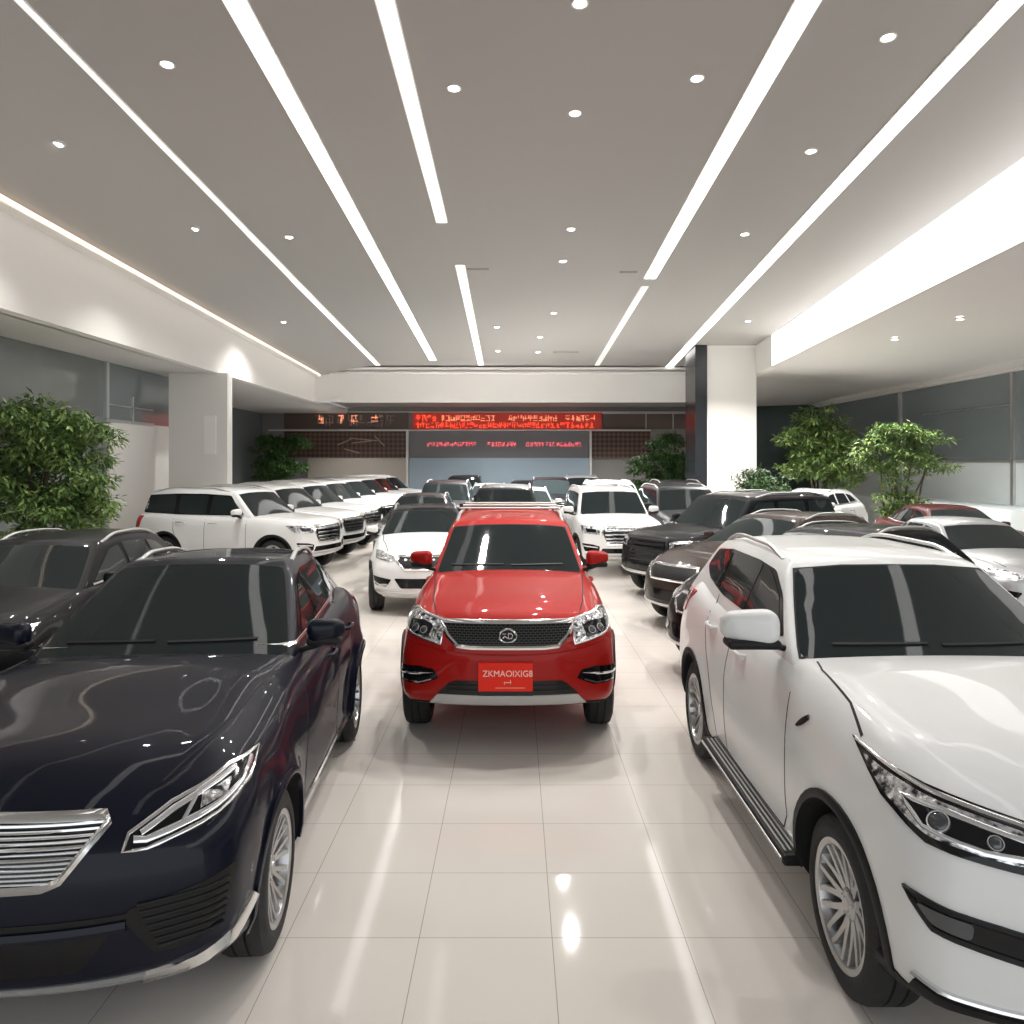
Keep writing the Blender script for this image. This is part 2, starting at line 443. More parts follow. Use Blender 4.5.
def windows(B, root, P):
    """windscreen, rear window and side windows from the greenhouse numbers"""
    G = P['gh']; roof = pw(G['roof'])
    def w(c): return G['w0'] + (G['w1'] - G['w0']) * c ** 1.25
    def zat(c, s): return G['z0'] + c * (roof(s) - G['z0'])
    c0, c1 = P.get('wc', (.16, .90))
    s0 = G['f0'] + (G['f1'] - G['f0']) * c0; s1 = G['f0'] + (G['f1'] - G['f0']) * c1
    z0, z1 = zat(c0, s0), zat(c1, s1)
    k0, k1 = P.get('pillar', (.055, .075))
    a, b = w(c0) - k0, w(c1) - k1
    fr = [(-a, s0, z0), (-a * .5, s0, z0 - .012), (0, s0, z0 - .016), (a * .5, s0, z0 - .012), (a, s0, z0), (b, s1, z1 - .02), (b * .5, s1, z1 + .004), (0, s1, z1 + .008), (-b * .5, s1, z1 + .004), (-b, s1, z1 - .02)]
    B.use_gh = True
    add_patch(B, 'windshield', fr, FR, GLASS, root, off=.006, res=.07, rnd=.05)
    add_strips(B, 'windshield_seal', [((fr, FR, .018), dict(closed=True, off=.004))], SEAM, root)
    # rear
    rs0, rs1 = G['r0'], G['r1']; zz0, zz1 = G['z0'] + .30 * (roof(rs0) - G['z0']), G['z0'] + .88 * (roof(rs1) - G['z0'])
    aa, bb = w(.3) * .84, w(.9) * .80
    add_patch(B, 'rear_window', [(-aa, rs0, zz0), (aa, rs0, zz0), (bb, rs1, zz1), (-bb, rs1, zz1)], RE, GLASS, root, off=.006, res=.09, rnd=.05)
    B.use_gh = False
    for sd in (-1, 1):
        out = P['side_glass']
        outline = P['dlo']
        if outline:
            add_patch(B, 'window_surround', mir([(1, s, z) for s, z in outline], sd), SIDE(sd), GLOSSB, root, off=.004, res=.08, rnd=.05)
        for poly in out:
            add_patch(B, 'side_window', mir([(1, s, z) for s, z in poly], sd), SIDE(sd), GLASS, root, off=.008, res=.08, rnd=.035)
        if P.get('dlo_chrome'):
            add_strips(B, 'window_trim', [((mir([(1, s, z) for s, z in P['dlo_chrome']], sd), SIDE(sd), .022), dict(hgt=.004))], CHROME, root)

def seams(B, root, P):
    L = P['L']; lst = []
    for sd in (-1, 1):
        for line in P['seams']: lst.append(((mir([(1, s, z) for s, z in line], sd), SIDE(sd), .010), dict(off=.0015, res=.06)))
        lst.append(((mir(P['hoodline'], sd), UP, .012), dict(off=.0015, res=.06)))
    if P.get('hoodfront'): lst.append(((P['hoodfront'], FR, .012), dict(off=.0015, res=.06)))
    for a in lst: add_strips(B, 'panel_seam', [a], SEAM, root)
def handles(B, root, P):
    for sd in (-1, 1):
        for s, z in P['handles']:
            h = B.hit(Vector((sd * 3, s - B.L / 2, z)), Vector((-sd, 0, 0)))
            if not h: continue
            p = h[0]; mb = MB(); x = abs(p.x)
            mb.tube([(sd * (x - .01), p.y - .11, z), (sd * (x + .032), p.y - .085, z + .002), (sd * (x + .036), p.y, z + .003), (sd * (x + .032), p.y + .085, z + .002), (sd * (x - .01), p.y + .11, z)], .014, 8)
            mb.build('door_handle', P.get('handle_mat', CHROME), root, 60)
def rails(B, root, P, m):
    for sd in (-1, 1):
        pts = []; R = P['rail']; n = 14
        for i in range(n + 1):
            t = i / n; s = R[0] + (R[1] - R[0]) * t; x = R[2] - R[3] * t
            h = B.hit(Vector((sd * x, s - B.L / 2, 4)), Vector((0, 0, -1)))
            e = sm(min(t, 1 - t) / .22)
            pts.append((sd * x, s - B.L / 2, h[0].z + .045 * e - .01))
        mb = MB(); mb.tube(pts, .019, 8, .8); 
        mb.build('roof_rail', m, root, 60)
    if P.get('crossbars'):
        for s in P['crossbars']:
            h = B.hit(Vector((0, s - B.L / 2, 4)), Vector((0, 0, -1))); mb = MB()
            mb.tube([((R[2] - .02) * k, s - B.L / 2, h[0].z + .07) for k in (-1, -.5, 0, .5, 1)], .03, 8, .5)
            mb.build('roof_crossbar', BARG, root, 60)
def arches(B, root, P, m, w=.05, name='wheel_arch_trim'):
    for sa in (P['af'], P['ar']):
        for sd in (-1, 1):
            R = P['wr'] + P.get('gap', .055) + w * .45; zc = P['wr'] + .01
            a0 = radians(P.get('arch_a', -8))
            pts = [(sd, sa - R * cos(a), zc + R * sin(a)) for a in [a0 + (pi - 2 * a0) * i / 22 for i in range(23)]]
            add_strips(B, name, [((pts, SIDE(sd), w), dict(off=.012, res=.2, hgt=.004))], m, root)
def text_mesh(s, size, ext=.002):
    c = bpy.data.curves.new('t', 'FONT'); c.body = s; c.size = size; c.extrude = ext; c.align_x = 'CENTER'; c.align_y = 'CENTER'
    o = bpy.data.objects.new('t', c); COL.objects.link(o); bpy.context.view_layer.update()
    me = bpy.data.meshes.new_from_object(o.evaluated_get(bpy.context.evaluated_depsgraph_get())); bpy.data.objects.remove(o)
    return me
def all_wheels(root, P, style):
    for sa in (P['af'], P['ar']):
        for sd in (-1, 1): wheel(root, sd * (P['W'] / 2 - P.get('wi', .135)), sa - P['L'] / 2, P['wr'], sd, style)
def taillights(B, root, P):
    for sd in (-1, 1):
        add_patch(B, 'tail_light', mir(P['tail'], sd), (-sd * .75, -.66, 0), TAIL, root, off=.012, res=.05, rnd=.03)
def wipers(B, root, P):
    G = P['gh']; c0 = P.get('wc', (.16, .9))[0]
    s0 = G['f0'] + (G['f1'] - G['f0']) * c0
    z0 = G['z0'] + c0 * (G['roof'][0][1] - G['z0'])
    zw = max(z0, B.top(s0 - .1) + P['crown'](s0 - .1)) + .022; B.use_gh = True
    for x0, x1 in ((.02, .56), (-.60, -.06)):
        add_strips(B, 'wiper', [(([(x0, s0, zw), (x1, s0, zw + .006)], FR, .010), dict(off=.016, res=.08))], PLAST, root)
    B.use_gh = False

# ================= styles =================
SECT = [(0, .94), (.15, .975), (.42, 1.0), (.62, .995), (.80, .965), (1.0, .90)]
# --- big rounded white SUV
def style_white():
    P = dict(L=4.74, W=1.95, af=.88, ar=3.70, wr=.385, wi=.13, flare=.022, bowf=.22, bowr=.20, ridge=.012, den=1.25, r=.11,
        top=[(0, 1.07), (.12, 1.13), (.4, 1.18), (.9, 1.23), (1.45, 1.275), (2.2, 1.29), (3.3, 1.32), (4.2, 1.36), (4.66, 1.30)],
        bot=[(0, .36), (.3, .27), (.9, .25), (3.8, .27), (4.4, .33), (4.66, .42)],
        plan=[(0, .95), (.4, .995), (1.1, 1.0), (3.4, 1.0), (4.2, .985), (4.66, .95)],
        sect=SECT, face=[(.3, .12), (.42, .0), (.75, .0), (.95, .03), (1.15, .16), (1.3, .3)], rface=[(.3, .08), (.5, 0), (.9, .02), (1.3, .12)],
        crown=lambda s: .045 * sm(s / .25) * sm(1 - (s - 1.5) / .5),
        gh=dict(z0=1.18, w0=.875, w1=.64, f0=1.50, f1=2.44, r0=4.68, r1=4.25, rt=.04, fe=.95, bow=.03, roof=[(1.2, 1.68), (2.2, 1.74), (2.9, 1.80), (3.6, 1.80), (4.2, 1.755), (4.66, 1.68)]),
        wc=(.20, .93), pillar=(.035, .055),
        dlo=[(2.0, 1.345), (2.45, 1.345), (3.35, 1.37), (3.95, 1.43), (4.18, 1.50), (4.08, 1.65), (3.6, 1.70), (2.9, 1.70), (2.56, 1.675), (2.28, 1.55)],
        side_glass=[[(2.10, 1.36), (2.72, 1.365), (2.70, 1.675), (2.6, 1.655), (2.32, 1.54)], [(2.80, 1.37), (3.40, 1.39), (3.42, 1.68), (2.80, 1.68)], [(3.52, 1.40), (3.9, 1.445), (4.1, 1.51), (4.02, 1.64), (3.54, 1.675)]],
        seams=[[(1.60, 1.14), (1.55, .9), (1.52, .5), (1.6, .40)], [(2.76, 1.34), (2.78, .9), (2.74, .40)], [(3.46, 1.36), (3.42, 1.1), (3.22, .85), (3.06, .55), (3.02, .40)], [(1.6, .40), (2.3, .385), (3.02, .40)]],
        hoodline=[(.75, 1.66, 1.2), (.785, 1.5, 1.2), (.80, 1.3, 1.2), (.815, 1.08, 1.2), (.87, .83, 1.2)],
        handles=[(2.52, 1.13), (3.25, 1.16)], rail=(2.62, 4.2, .60, .04),
        tail=[(.86, 4.2, 1.08), (.5, 4.6, 1.06), (.55, 4.6, 1.26), (.90, 4.02, 1.30)])
    B = Body(P); root = empty('car')
    B.mesh(root, [P_WHITE]); windows(B, root, P); seams(B, root, P)
    P['handle_mat'] = P_WHITE; handles(B, root, P); rails(B, root, P, SATIN)
    all_wheels(root, P, 'turbine'); taillights(B, root, P); arches(B, root, P, PLAST, .045); wipers(B, root, P)
    for sd in (-1, 1):
        d = (-sd * .55, .83, 0)
        hl = [(.955, .78, 1.155), (.93, .52, 1.03), (.86, .30, .955), (.62, .10, .925), (.42, .02, .93), (.42, .05, 1.03), (.60, .14, 1.07), (.80, .35, 1.115)]
        o = add_patch(B, 'headlight', mir(hl, sd), d, GLOSSB, root, off=.010, res=.04)
        inner = [(.93, .70, 1.125), (.905, .52, 1.04), (.84, .32, .98), (.63, .14, .952), (.46, .06, .955), (.46, .07, 1.01), (.61, .16, 1.045), (.80, .37, 1.085)]
        add_patch(B, 'lamp_reflector', mir(inner, sd), d, LAMPD, o, off=.015, res=.04, rnd=.02)
        blk = [(.86, .47, 1.065), (.83, .36, 1.0), (.70, .20, .972), (.50, .10, .968), (.49, .10, 1.0), (.62, .18, 1.025), (.78, .34, 1.06)]
        add_patch(B, 'lamp_bezel', mir(blk, sd), d, GLOSSB, o, off=.020, res=.03, rnd=.03)
        add_strips(B, 'light_guide', [((mir(blk, sd), d, .016), dict(closed=True, off=.024, hgt=.004))], DRL, o)
        add_strips(B, 'lamp_brow', [((mir([(.95, .74, 1.15), (.80, .36, 1.10), (.61, .16, 1.06), (.44, .06, 1.02)], sd), d, .014), dict(off=.018, hgt=.003))], CHROME, o)
        for q, rr in (((.79, .33, 1.025), .036), ((.66, .2, 1.0), .024)):
            dd, r_, u_ = B.frame(d); p = Vector((q[0] * sd, q[1] - B.L / 2, q[2])); h = B.hit(p - dd * 5, dd)
            if h: lens(root, h[0] + h[1] * .02, h[1], rr, parent=o)
        # fog lamp recess
        fg = [(.89, .38, .775), (.85, .26, .675), (.62, .06, .625), (.48, .02, .62), (.50, .02, .70), (.70, .10, .735)]
        fo = add_patch(B, 'fog_light', mir(fg, sd), d, GLOSSB, root, off=.006, res=.04, rnd=.02)
        add_strips(B, 'fog_light_trim', [((mir(fg, sd), d, .022), dict(closed=True, off=.012, hgt=.006))], PLAST, fo)
        add_patch(B, 'fog_light_lens', mir([(.865, .34, .75), (.84, .28, .695), (.77, .16, .675), (.76, .16, .735), (.82, .24, .745)], sd), d, LENS, fo, off=.016, res=.03, rnd=.02)
        # lower black lip with bright line
        lip = [(.91, .32, .43), (.86, .22, .41), (.7, .08, .40), (.4, .0, .395), (0, 0, .39)]
        add_strips(B, 'bumper_lip', [((mir(lip, sd), d if False else (-sd * .25, .97, 0), .05), dict(off=.014, hgt=.006))], PLAST, root)
        add_strips(B, 'bumper_trim', [((mir([(x, s, z + .045) for x, s, z in lip], sd), (-sd * .25, .97, 0), .018), dict(off=.016, hgt=.006))], CHROME, root)
        add_patch(B, 'bumper_skirt', mir([(.97, .46, .42), (.90, .24, .385), (.7, .06, .365), (.05, .0, .36), (.05, 0, .33), (.7, .06, .33), (.97, .46, .33)], sd), (-sd * .3, .95, 0), PLAST, root, off=.008, res=.05)
        add_strips(B, 'fender_vent', [((mir([(1, 1.42, 1.02), (1, 1.30, 1.10)], sd), SIDE(sd), .035), dict(off=.008, hgt=.004, taper=True))], PLAST, root)
        mirror(root, P, sd, P_WHITE, 1.425, 1.92, .875, 1.32)
        # running board
        mb = MB(); Y0, Y1 = 1.33 - B.L / 2, 3.10 - B.L / 2
        v, f = rbox(.085, (Y1 - Y0) / 2, .028, .02, 2, 10, 1)
        mb.add([(sd * .965 + p.x * (1 if sd > 0 else 1), p.y + (Y0 + Y1) / 2, .345 + p.z) for p in v], f)
        rb = mb.build('running_board', PLAST, root, 40)
        mb = MB()
        for k in range(5): mb.box(sd * .965 - .06 + k * .028, sd * .965 - .05 + k * .028, Y0 + .06, Y1 - .06, .372, .378)
        mb.tube([(sd * 1.047, Y0 + .03, .345), (sd * 1.047, Y1 - .03, .345)], .011, 8)
        mb.build('tread_strip', SATIN, rb, 40)
    gr = [(-.40, 0, 1.02), (.40, 0, 1.02), (.46, .05, .93), (.38, 0, .62), (-.38, 0, .62), (-.46, .05, .93)]
    g = add_patch(B, 'grille', gr, FR, GMESH, root, off=.006, res=.06, rnd=.05)
    add_strips(B, 'grille_frame', [((gr, FR, .035), dict(closed=True, off=.012, hgt=.008))], CHROME, g)
    add_strips(B, 'grille_bar', [(([(-.38, 0, z), (.38, 0, z)], FR, .018), dict(off=.014, hgt=.004)) for z in (.95, .87, .79, .71)], CHROME, g)
    return root, P, B

# --- red SUV
def style_red():
    P = dict(L=4.55, W=1.90, af=.82, ar=3.52, wr=.37, wi=.13, flare=.03, bowf=.17, bowr=.2, ridge=.015, den=1.1, r=.10,
        top=[(0, 1.05), (.10, 1.11), (.3, 1.14), (.8, 1.19), (1.45, 1.25), (2.2, 1.25), (3.3, 1.27), (4.1, 1.30), (4.55, 1.25)],
        bot=[(0, .40), (.3, .31), (.9, .26), (3.8, .28), (4.3, .34), (4.55, .42)],
        plan=[(0, .94), (.3, .975), (.8, .995), (1.4, .99), (3.4, 1.0), (4.1, .97), (4.55, .92)],
        sect=[(0, .93), (.15, .97), (.42, 1.0), (.62, .99), (.80, .96), (1.0, .88)], face=[(.3, .05), (.42, .01), (.6, 0), (.75, .0), (.86, .02), (1.08, .10), (1.2, .2)], rface=[(.3, .08), (.5, 0), (.9, .02), (1.3, .12)],
        crown=lambda s: .05 * sm(s / .25) * sm(1 - (s - 1.5) / .5),
        gh=dict(z0=1.14, w0=.81, w1=.65, f0=1.40, f1=2.35, r0=4.50, r1=4.15, bow=.03, rt=.04, roof=[(1.2, 1.68), (2.2, 1.73), (2.8, 1.79), (3.6, 1.80), (4.1, 1.77), (4.55, 1.70)]),
        wc=(.21, .92), pillar=(.05, .05),
        dlo=[(1.8, 1.29), (2.5, 1.30), (3.5, 1.33), (4.0, 1.38), (3.96, 1.60), (3.5, 1.66), (2.7, 1.66), (2.4, 1.62)],
        side_glass=[[(1.95, 1.31), (2.6, 1.32), (2.58, 1.63), (2.42, 1.60)], [(2.68, 1.32), (3.3, 1.34), (3.28, 1.625), (2.68, 1.625)], [(3.38, 1.35), (3.92, 1.395), (3.88, 1.58), (3.38, 1.62)]],
        seams=[[(1.55, 1.2), (1.5, .8), (1.55, .4)], [(2.64, 1.28), (2.62, .4)], [(3.34, 1.3), (3.3, .95), (3.02, .6), (2.98, .4)]],
        hoodline=[(.74, 1.5, 1.2), (.70, 1.0, 1.2), (.66, .5, 1.2), (.60, .22, 1.2)],
        hoodfront=None, handles=[(2.42, 1.08), (3.15, 1.1)], rail=(2.5, 4.1, .60, .04), crossbars=(2.75, 3.2, 3.65, 4.0),
        tail=[(.86, 4.1, 1.0), (.5, 4.5, 1.0), (.55, 4.5, 1.2), (.90, 3.95, 1.22)])
    B = Body(P); root = empty('car')
    B.mesh(root, [P_RED]); windows(B, root, P); seams(B, root, P); P['handle_mat'] = P_RED; handles(B, root, P); rails(B, root, P, SATIN)
    all_wheels(root, P, 'five'); taillights(B, root, P); arches(B, root, P, PLAST, .04); wipers(B, root, P)
    gr = [(-.56, .05, 1.055), (.56, .05, 1.055), (.50, .0, .955), (.415, 0, .875), (.30, 0, .865), (-.30, 0, .865), (-.415, 0, .875), (-.50, .0, .955)]
    g = add_patch(B, 'grille', gr, FR, GMESH, root, off=.006, res=.05)
    add_strips(B, 'grille_frame', [((gr, FR, .034), dict(closed=True, off=.014, hgt=.010))], CHROME, g)
    add_strips(B, 'lower_trim', [(([(-.84, .2, .905), (-.66, .1, .86), (-.45, .02, .825), (-.2, 0, .812), (0, 0, .81), (.2, 0, .812), (.45, .02, .825), (.66, .1, .86), (.84, .2, .905)], FR, .014), dict(off=.008, hgt=.004, taper=True))], P_RED, root)
    # round badge
    h = B.hit(Vector((0, -6, .965)), Vector((0, 1, 0))); bp = h[0] + Vector((0, -.025, 0))
    M = Matrix.Translation(bp) @ Matrix.Rotation(radians(90), 4, 'X') @ Matrix.Scale(1.3, 4, (1, 0, 0))
    mb = MB(); mb.lathe([(-.01, .062), (.008, .060), (.012, .054), (.008, .048), (-.01, .046)], 32, 'z', M)
    em = mb.build('emblem', CHROME, root, 50)
    mb = MB(); mb.lathe([(.0, .047), (.001, .001)], 32, 'z', M); mb.build('emblem_disc', PLAST, em, 40)
    mb = MB()
    for pts in ([(-.038, 0, .018), (-.012, 0, .018), (-.022, 0, 0), (-.036, 0, -.018)], [(-.024, 0, .0), (-.004, 0, -.014), (.004, 0, -.02)], [(.0, 0, .022), (.006, 0, -.022)], [(.0, 0, .022), (.030, 0, .02), (.038, 0, .004), (.03, 0, -.016), (.006, 0, -.022)]):
        mb.tube([bp + Vector((p[0] * 1.1, -.008, p[2])) for p in pts], .0055, 6)
    mb.build('emblem_mark', CHROME, em, 50)
    for sd in (-1, 1):
        d = (-sd * .4, .92, 0)
        hl = [(.93, .42, 1.10), (.925, .34, 1.02), (.86, .22, .96), (.70, .10, .912), (.575, .04, .885), (.575, .04, .95), (.60, .05, 1.06), (.74, .12, 1.09), (.86, .26, 1.12)]
        hl = [(x, s, z) for x, s, z in hl]
        o = add_patch(B, 'headlight', mir(hl, sd), d, LAMPD, root, off=.010, res=.035, rnd=.015)
        add_strips(B, 'headlight_rim', [((mir(hl, sd), d, .018), dict(closed=True, off=.016, hgt=.004))], CHROME, o)
        add_patch(B, 'lamp_bezel', mir([(.86, .26, 1.05), (.84, .24, .97), (.68, .10, .93), (.66, .10, 1.02), (.75, .14, 1.05)], sd), d, GLOSSB, o, off=.016, res=.03, rnd=.02)
        for x, z, rr in ((.78, .99, .032), (.69, .98, .028)):
            dd = Vector(d).normalized(); h = B.hit(Vector((x * sd, .2 - B.L / 2, z)) - dd * 5, dd)
            if h: lens(root, h[0] + h[1] * .02, h[1], rr, parent=o)
        fg = [(.90, .4, .68), (.86, .3, .56), (.70, .14, .55), (.56, .08, .61), (.60, .1, .68), (.72, .16, .70)]
        fo = add_patch(B, 'fog_light', mir(fg, sd), d, GLOSSB, root, off=.006, res=.035, rnd=.02)
        add_strips(B, 'fog_light_trim', [((mir([(.60, .1, .655), (.72, .16, .64), (.88, .38, .63)], sd), d, .022), dict(off=.014, hgt=.006, taper=True)), ((mir([(.86, .3, .62), (.85, .3, .575), (.72, .15, .565), (.62, .1, .60)], sd), d, .012), dict(off=.012))], CHROME, fo)
        mirror(root, P, sd, P_RED, 1.40, 1.72, .80, .95)
    lg = [(-.46, 0, .60), (.46, 0, .60), (.60, .05, .475), (-.60, .05, .475)]
    g2 = add_patch(B, 'lower_grille', lg, FR, GLOSSB, root, off=.005, res=.05, rnd=.05)
    add_strips(B, 'lower_grille_bar', [(([(-.5, 0, z), (.5, 0, z)], FR, .012), dict(off=.010)) for z in (.565, .525)], PLAST, g2)
    add_patch(B, 'skid_plate', [(-.58, .04, .482), (.58, .04, .482), (.66, .1, .392), (-.66, .1, .392)], FR, SKID, root, off=.014, res=.05, rnd=.02)
    add_patch(B, 'bumper_skirt', [(-.86, .3, .385), (.86, .3, .385), (.83, .3, .30), (-.83, .3, .30)], FR, PLAST, root, off=.006, res=.06)
    # plate: set in front of the lower grille, sign face flat
    y = -B.L / 2 - .035; mb = MB(); mb.box(-.24, .205, y, y + .045, .525, .755)
    pl = mb.build('licence_plate', PLATE, root, 0)
    mb = MB(); mb.box(-.24, .205, y - .001, y + .05, .49, .523); mb.build('plate_holder', GLOSSB, pl, 0)
    R = Matrix.Rotation(radians(90), 4, 'X')
    me = text_mesh('ZKMAOIXIG8', .072); me.transform(Matrix.Translation((-.0, y - .001, .668)) @ R @ Matrix.Scale(.95, 4, (1, 0, 0))); link('plate_lettering', me, PTXT, pl, 0)
    mb = MB(); 
    for a in ((-.03, .03, .575, .581), (-.03, -.025, .56, .585), (.02, .025, .565, .60), (-.10, .14, .532, .535)): mb.box(a[0], a[1], y - .0025, y, a[2] + .02, a[3] + .02)
    mb.build('plate_small_print', PTXT, pl, 0)
    return root, P, B

# --- navy crossover
def style_navy():
    P = dict(L=4.78, W=1.94, af=.92, ar=3.80, wr=.375, wi=.13, flare=.035, bowf=.22, bowr=.25, ridge=.02, den=1.25, r=.11,
        top=[(0, .98), (.12, 1.04), (.4, 1.09), (.9, 1.13), (1.5, 1.19), (2.2, 1.20), (3.3, 1.235), (4.2, 1.26), (4.72, 1.16)],
        bot=[(0, .31), (.3, .26), (.9, .23), (3.9, .25), (4.4, .32), (4.72, .42)],
        plan=[(0, .94), (.35, .99), (1.0, .99), (1.7, .975), (3.2, .99), (3.8, 1.0), (4.3, .97), (4.72, .92)],
        sect=[(0, .94), (.15, .975), (.40, .99), (.60, 1.0), (.78, .985), (1.0, .90)], face=[(.3, .12), (.42, .02), (.7, .0), (.82, .015), (1.02, .12), (1.15, .22)], rface=[(.3, .08), (.5, 0), (.9, .02), (1.3, .12)],
        crown=lambda s: .06 * sm(s / .25) * sm(1 - (s - 1.6) / .5),
        gh=dict(z0=1.09, w0=.84, w1=.60, f0=1.64, f1=2.78, r0=4.66, r1=4.04, bow=.03, rt=.09, roof=[(1.2, 1.62), (2.3, 1.665), (2.9, 1.70), (3.6, 1.68), (4.2, 1.60), (4.7, 1.5)]),
        wc=(.20, .93), pillar=(.035, .055),
        dlo=[(2.15, 1.24), (2.7, 1.25), (3.5, 1.29), (4.1, 1.37), (4.0, 1.49), (3.5, 1.595), (2.95, 1.60), (2.65, 1.53)],
        side_glass=[[(2.28, 1.26), (2.75, 1.275), (2.74, 1.53), (2.68, 1.515)], [(2.84, 1.275), (3.46, 1.305), (3.42, 1.565), (2.84, 1.58)], [(3.55, 1.31), (4.02, 1.375), (3.94, 1.47), (3.52, 1.55)]],
        dlo_chrome=[(1.9, 1.235), (2.6, 1.245), (3.5, 1.285), (4.12, 1.37)],
        seams=[[(1.75, 1.14), (1.68, .8), (1.66, .4)], [(2.79, 1.22), (2.80, .4)], [(3.5, 1.25), (3.46, .95), (3.22, .62), (3.12, .4)]],
        hoodline=[(.78, 1.55, 1.2), (.75, 1.0, 1.2), (.69, .55, 1.2), (.60, .34, 1.2)],
        handles=[(2.6, 1.04), (3.35, 1.07)], rail=(2.98, 4.12, .565, .05),
        tail=[(.88, 4.3, 1.0), (.5, 4.66, 1.0), (.55, 4.66, 1.15), (.90, 4.1, 1.18)])
    B = Body(P); root = empty('car')
    B.mesh(root, [P_NAVY]); windows(B, root, P); seams(B, root, P); P['handle_mat'] = P_NAVY; handles(B, root, P); rails(B, root, P, SATIN)
    all_wheels(root, P, 'multi'); taillights(B, root, P); wipers(B, root, P); arches(B, root, P, P_NAVY, .035)
    gr = [(-.43, .1, .985), (0, 0, .995), (.43, .1, .985), (.455, .1, .96), (.33, .02, .805), (.27, 0, .785), (-.27, 0, .785), (-.33, .02, .805), (-.455, .1, .96)]
    g = add_patch(B, 'grille', gr, FR, GLOSSB, root, off=.006, res=.05)
    add_strips(B, 'grille_frame', [((gr, FR, .032), dict(closed=True, off=.014, hgt=.010))], CHROME, g)
    bars = []
    for i in range(12):
        z = .803 + i * .0148; xw = .31 + (.44 - .31) * (z - .79) / .17
        bars.append((([(-xw, 0, z), (0, 0, z + .006), (xw, 0, z)], FR, .009), dict(off=.014, hgt=.005, res=.06)))
    add_strips(B, 'grille_slat', bars, CHROME, g)
    h = B.hit(Vector((0, -6, .87)), Vector((0, 1, 0)))
    for sd in (-1, 1):
        d = (-sd * .5, .86, 0)
        hl = [(.945, .64, 1.045), (.92, .5, .985), (.84, .3, .93), (.62, .12, .875), (.545, .08, .875), (.565, .1, .925), (.70, .2, .99), (.87, .42, 1.05)]
        o = add_patch(B, 'headlight', mir(hl, sd), d, GLOSSB, root, off=.010, res=.035, rnd=.015)
        add_strips(B, 'headlight_rim', [((mir(hl, sd), d, .012), dict(closed=True, off=.016, hgt=.003))], CHROME, o)
        add_strips(B, 'light_guide', [((mir([(.92, .56, 1.035), (.90, .45, .985), (.83, .3, .95), (.62, .12, .90), (.58, .1, .905)], sd), d, .022), dict(off=.018, hgt=.005)),
            ((mir([(.88, .45, 1.035), (.80, .32, 1.01), (.70, .2, .97), (.60, .12, .92)], sd), d, .018), dict(off=.018, hgt=.005)),
            ((mir([(.76, .3, 1.0), (.72, .22, .93)], sd), d, .014), dict(off=.018, hgt=.005))], DRL, o)
        add_patch(B, 'lamp_reflector', mir([(.87, .42, 1.015), (.85, .38, .975), (.78, .26, .955), (.79, .28, .995)], sd), d, LAMPD, o, off=.014, res=.03)
        vt = [(.86, .4, .74), (.84, .34, .56), (.74, .2, .475), (.64, .12, .475), (.54, .08, .63), (.56, .08, .67)]
        vo = add_patch(B, 'bumper_vent', mir(vt, sd), d, GLOSSB, root, off=.005, res=.04, rnd=.03)
        sl = []
        for k in range(7):
            z = .50 + k * .03; t = (z - .475) / .26; x0 = .64 - .10 * min(1, t * 1.4); x1 = .80 + .04 * t
            sl.append(((mir([(x0 + .02, .14, z + .0), (x1 - .01, .38, z + .012)], sd), d, .012), dict(off=.010, hgt=.003)))
        add_strips(B, 'vent_slat', sl, PLAST, vo)
        ch = [(.945, .45, .50), (.88, .32, .43), (.78, .2, .385), (.62, .10, .355)]
        add_strips(B, 'bumper_trim', [((mir(ch, sd), d, .075), dict(off=.014, hgt=.016))], CHROME, root)
        mirror(root, P, sd, P_NAVY, 1.31, 2.08, .86, .95)
        add_strips(B, 'sill_trim', [((mir([(1, 1.5, .36), (1, 2.4, .34), (1, 3.2, .36)], sd), SIDE(sd), .05), dict(off=.012, hgt=.01))], CHROME, root)
        add_patch(B, 'sill_panel', mir([(1, 1.4, .335), (1, 3.3, .335), (1, 3.3, .25), (1, 1.4, .25)], sd), SIDE(sd), PLAST, root, off=.01, res=.1)
    add_patch(B, 'lower_grille', [(-.60, .1, .655), (.60, .1, .655), (.52, .05, .60), (.40, 0, .45), (-.40, 0, .45), (-.52, .05, .60)], FR, GLOSSB, root, off=.005, res=.05, rnd=.03)
    add_strips(B, 'grille_crossbar', [(([(-.56, .05, .61), (0, 0, .605), (.56, .05, .61)], FR, .045), dict(off=.014, hgt=.01))], P_NAVY, root)
    add_patch(B, 'skid_plate', [(-.62, .1, .385), (-.4, 0, .39), (.4, 0, .39), (.62, .1, .392), (.62, .1, .315), (-.62, .1, .315)], FR, SATIN, root, off=.016, res=.05, rnd=.01)
    return root, P, B

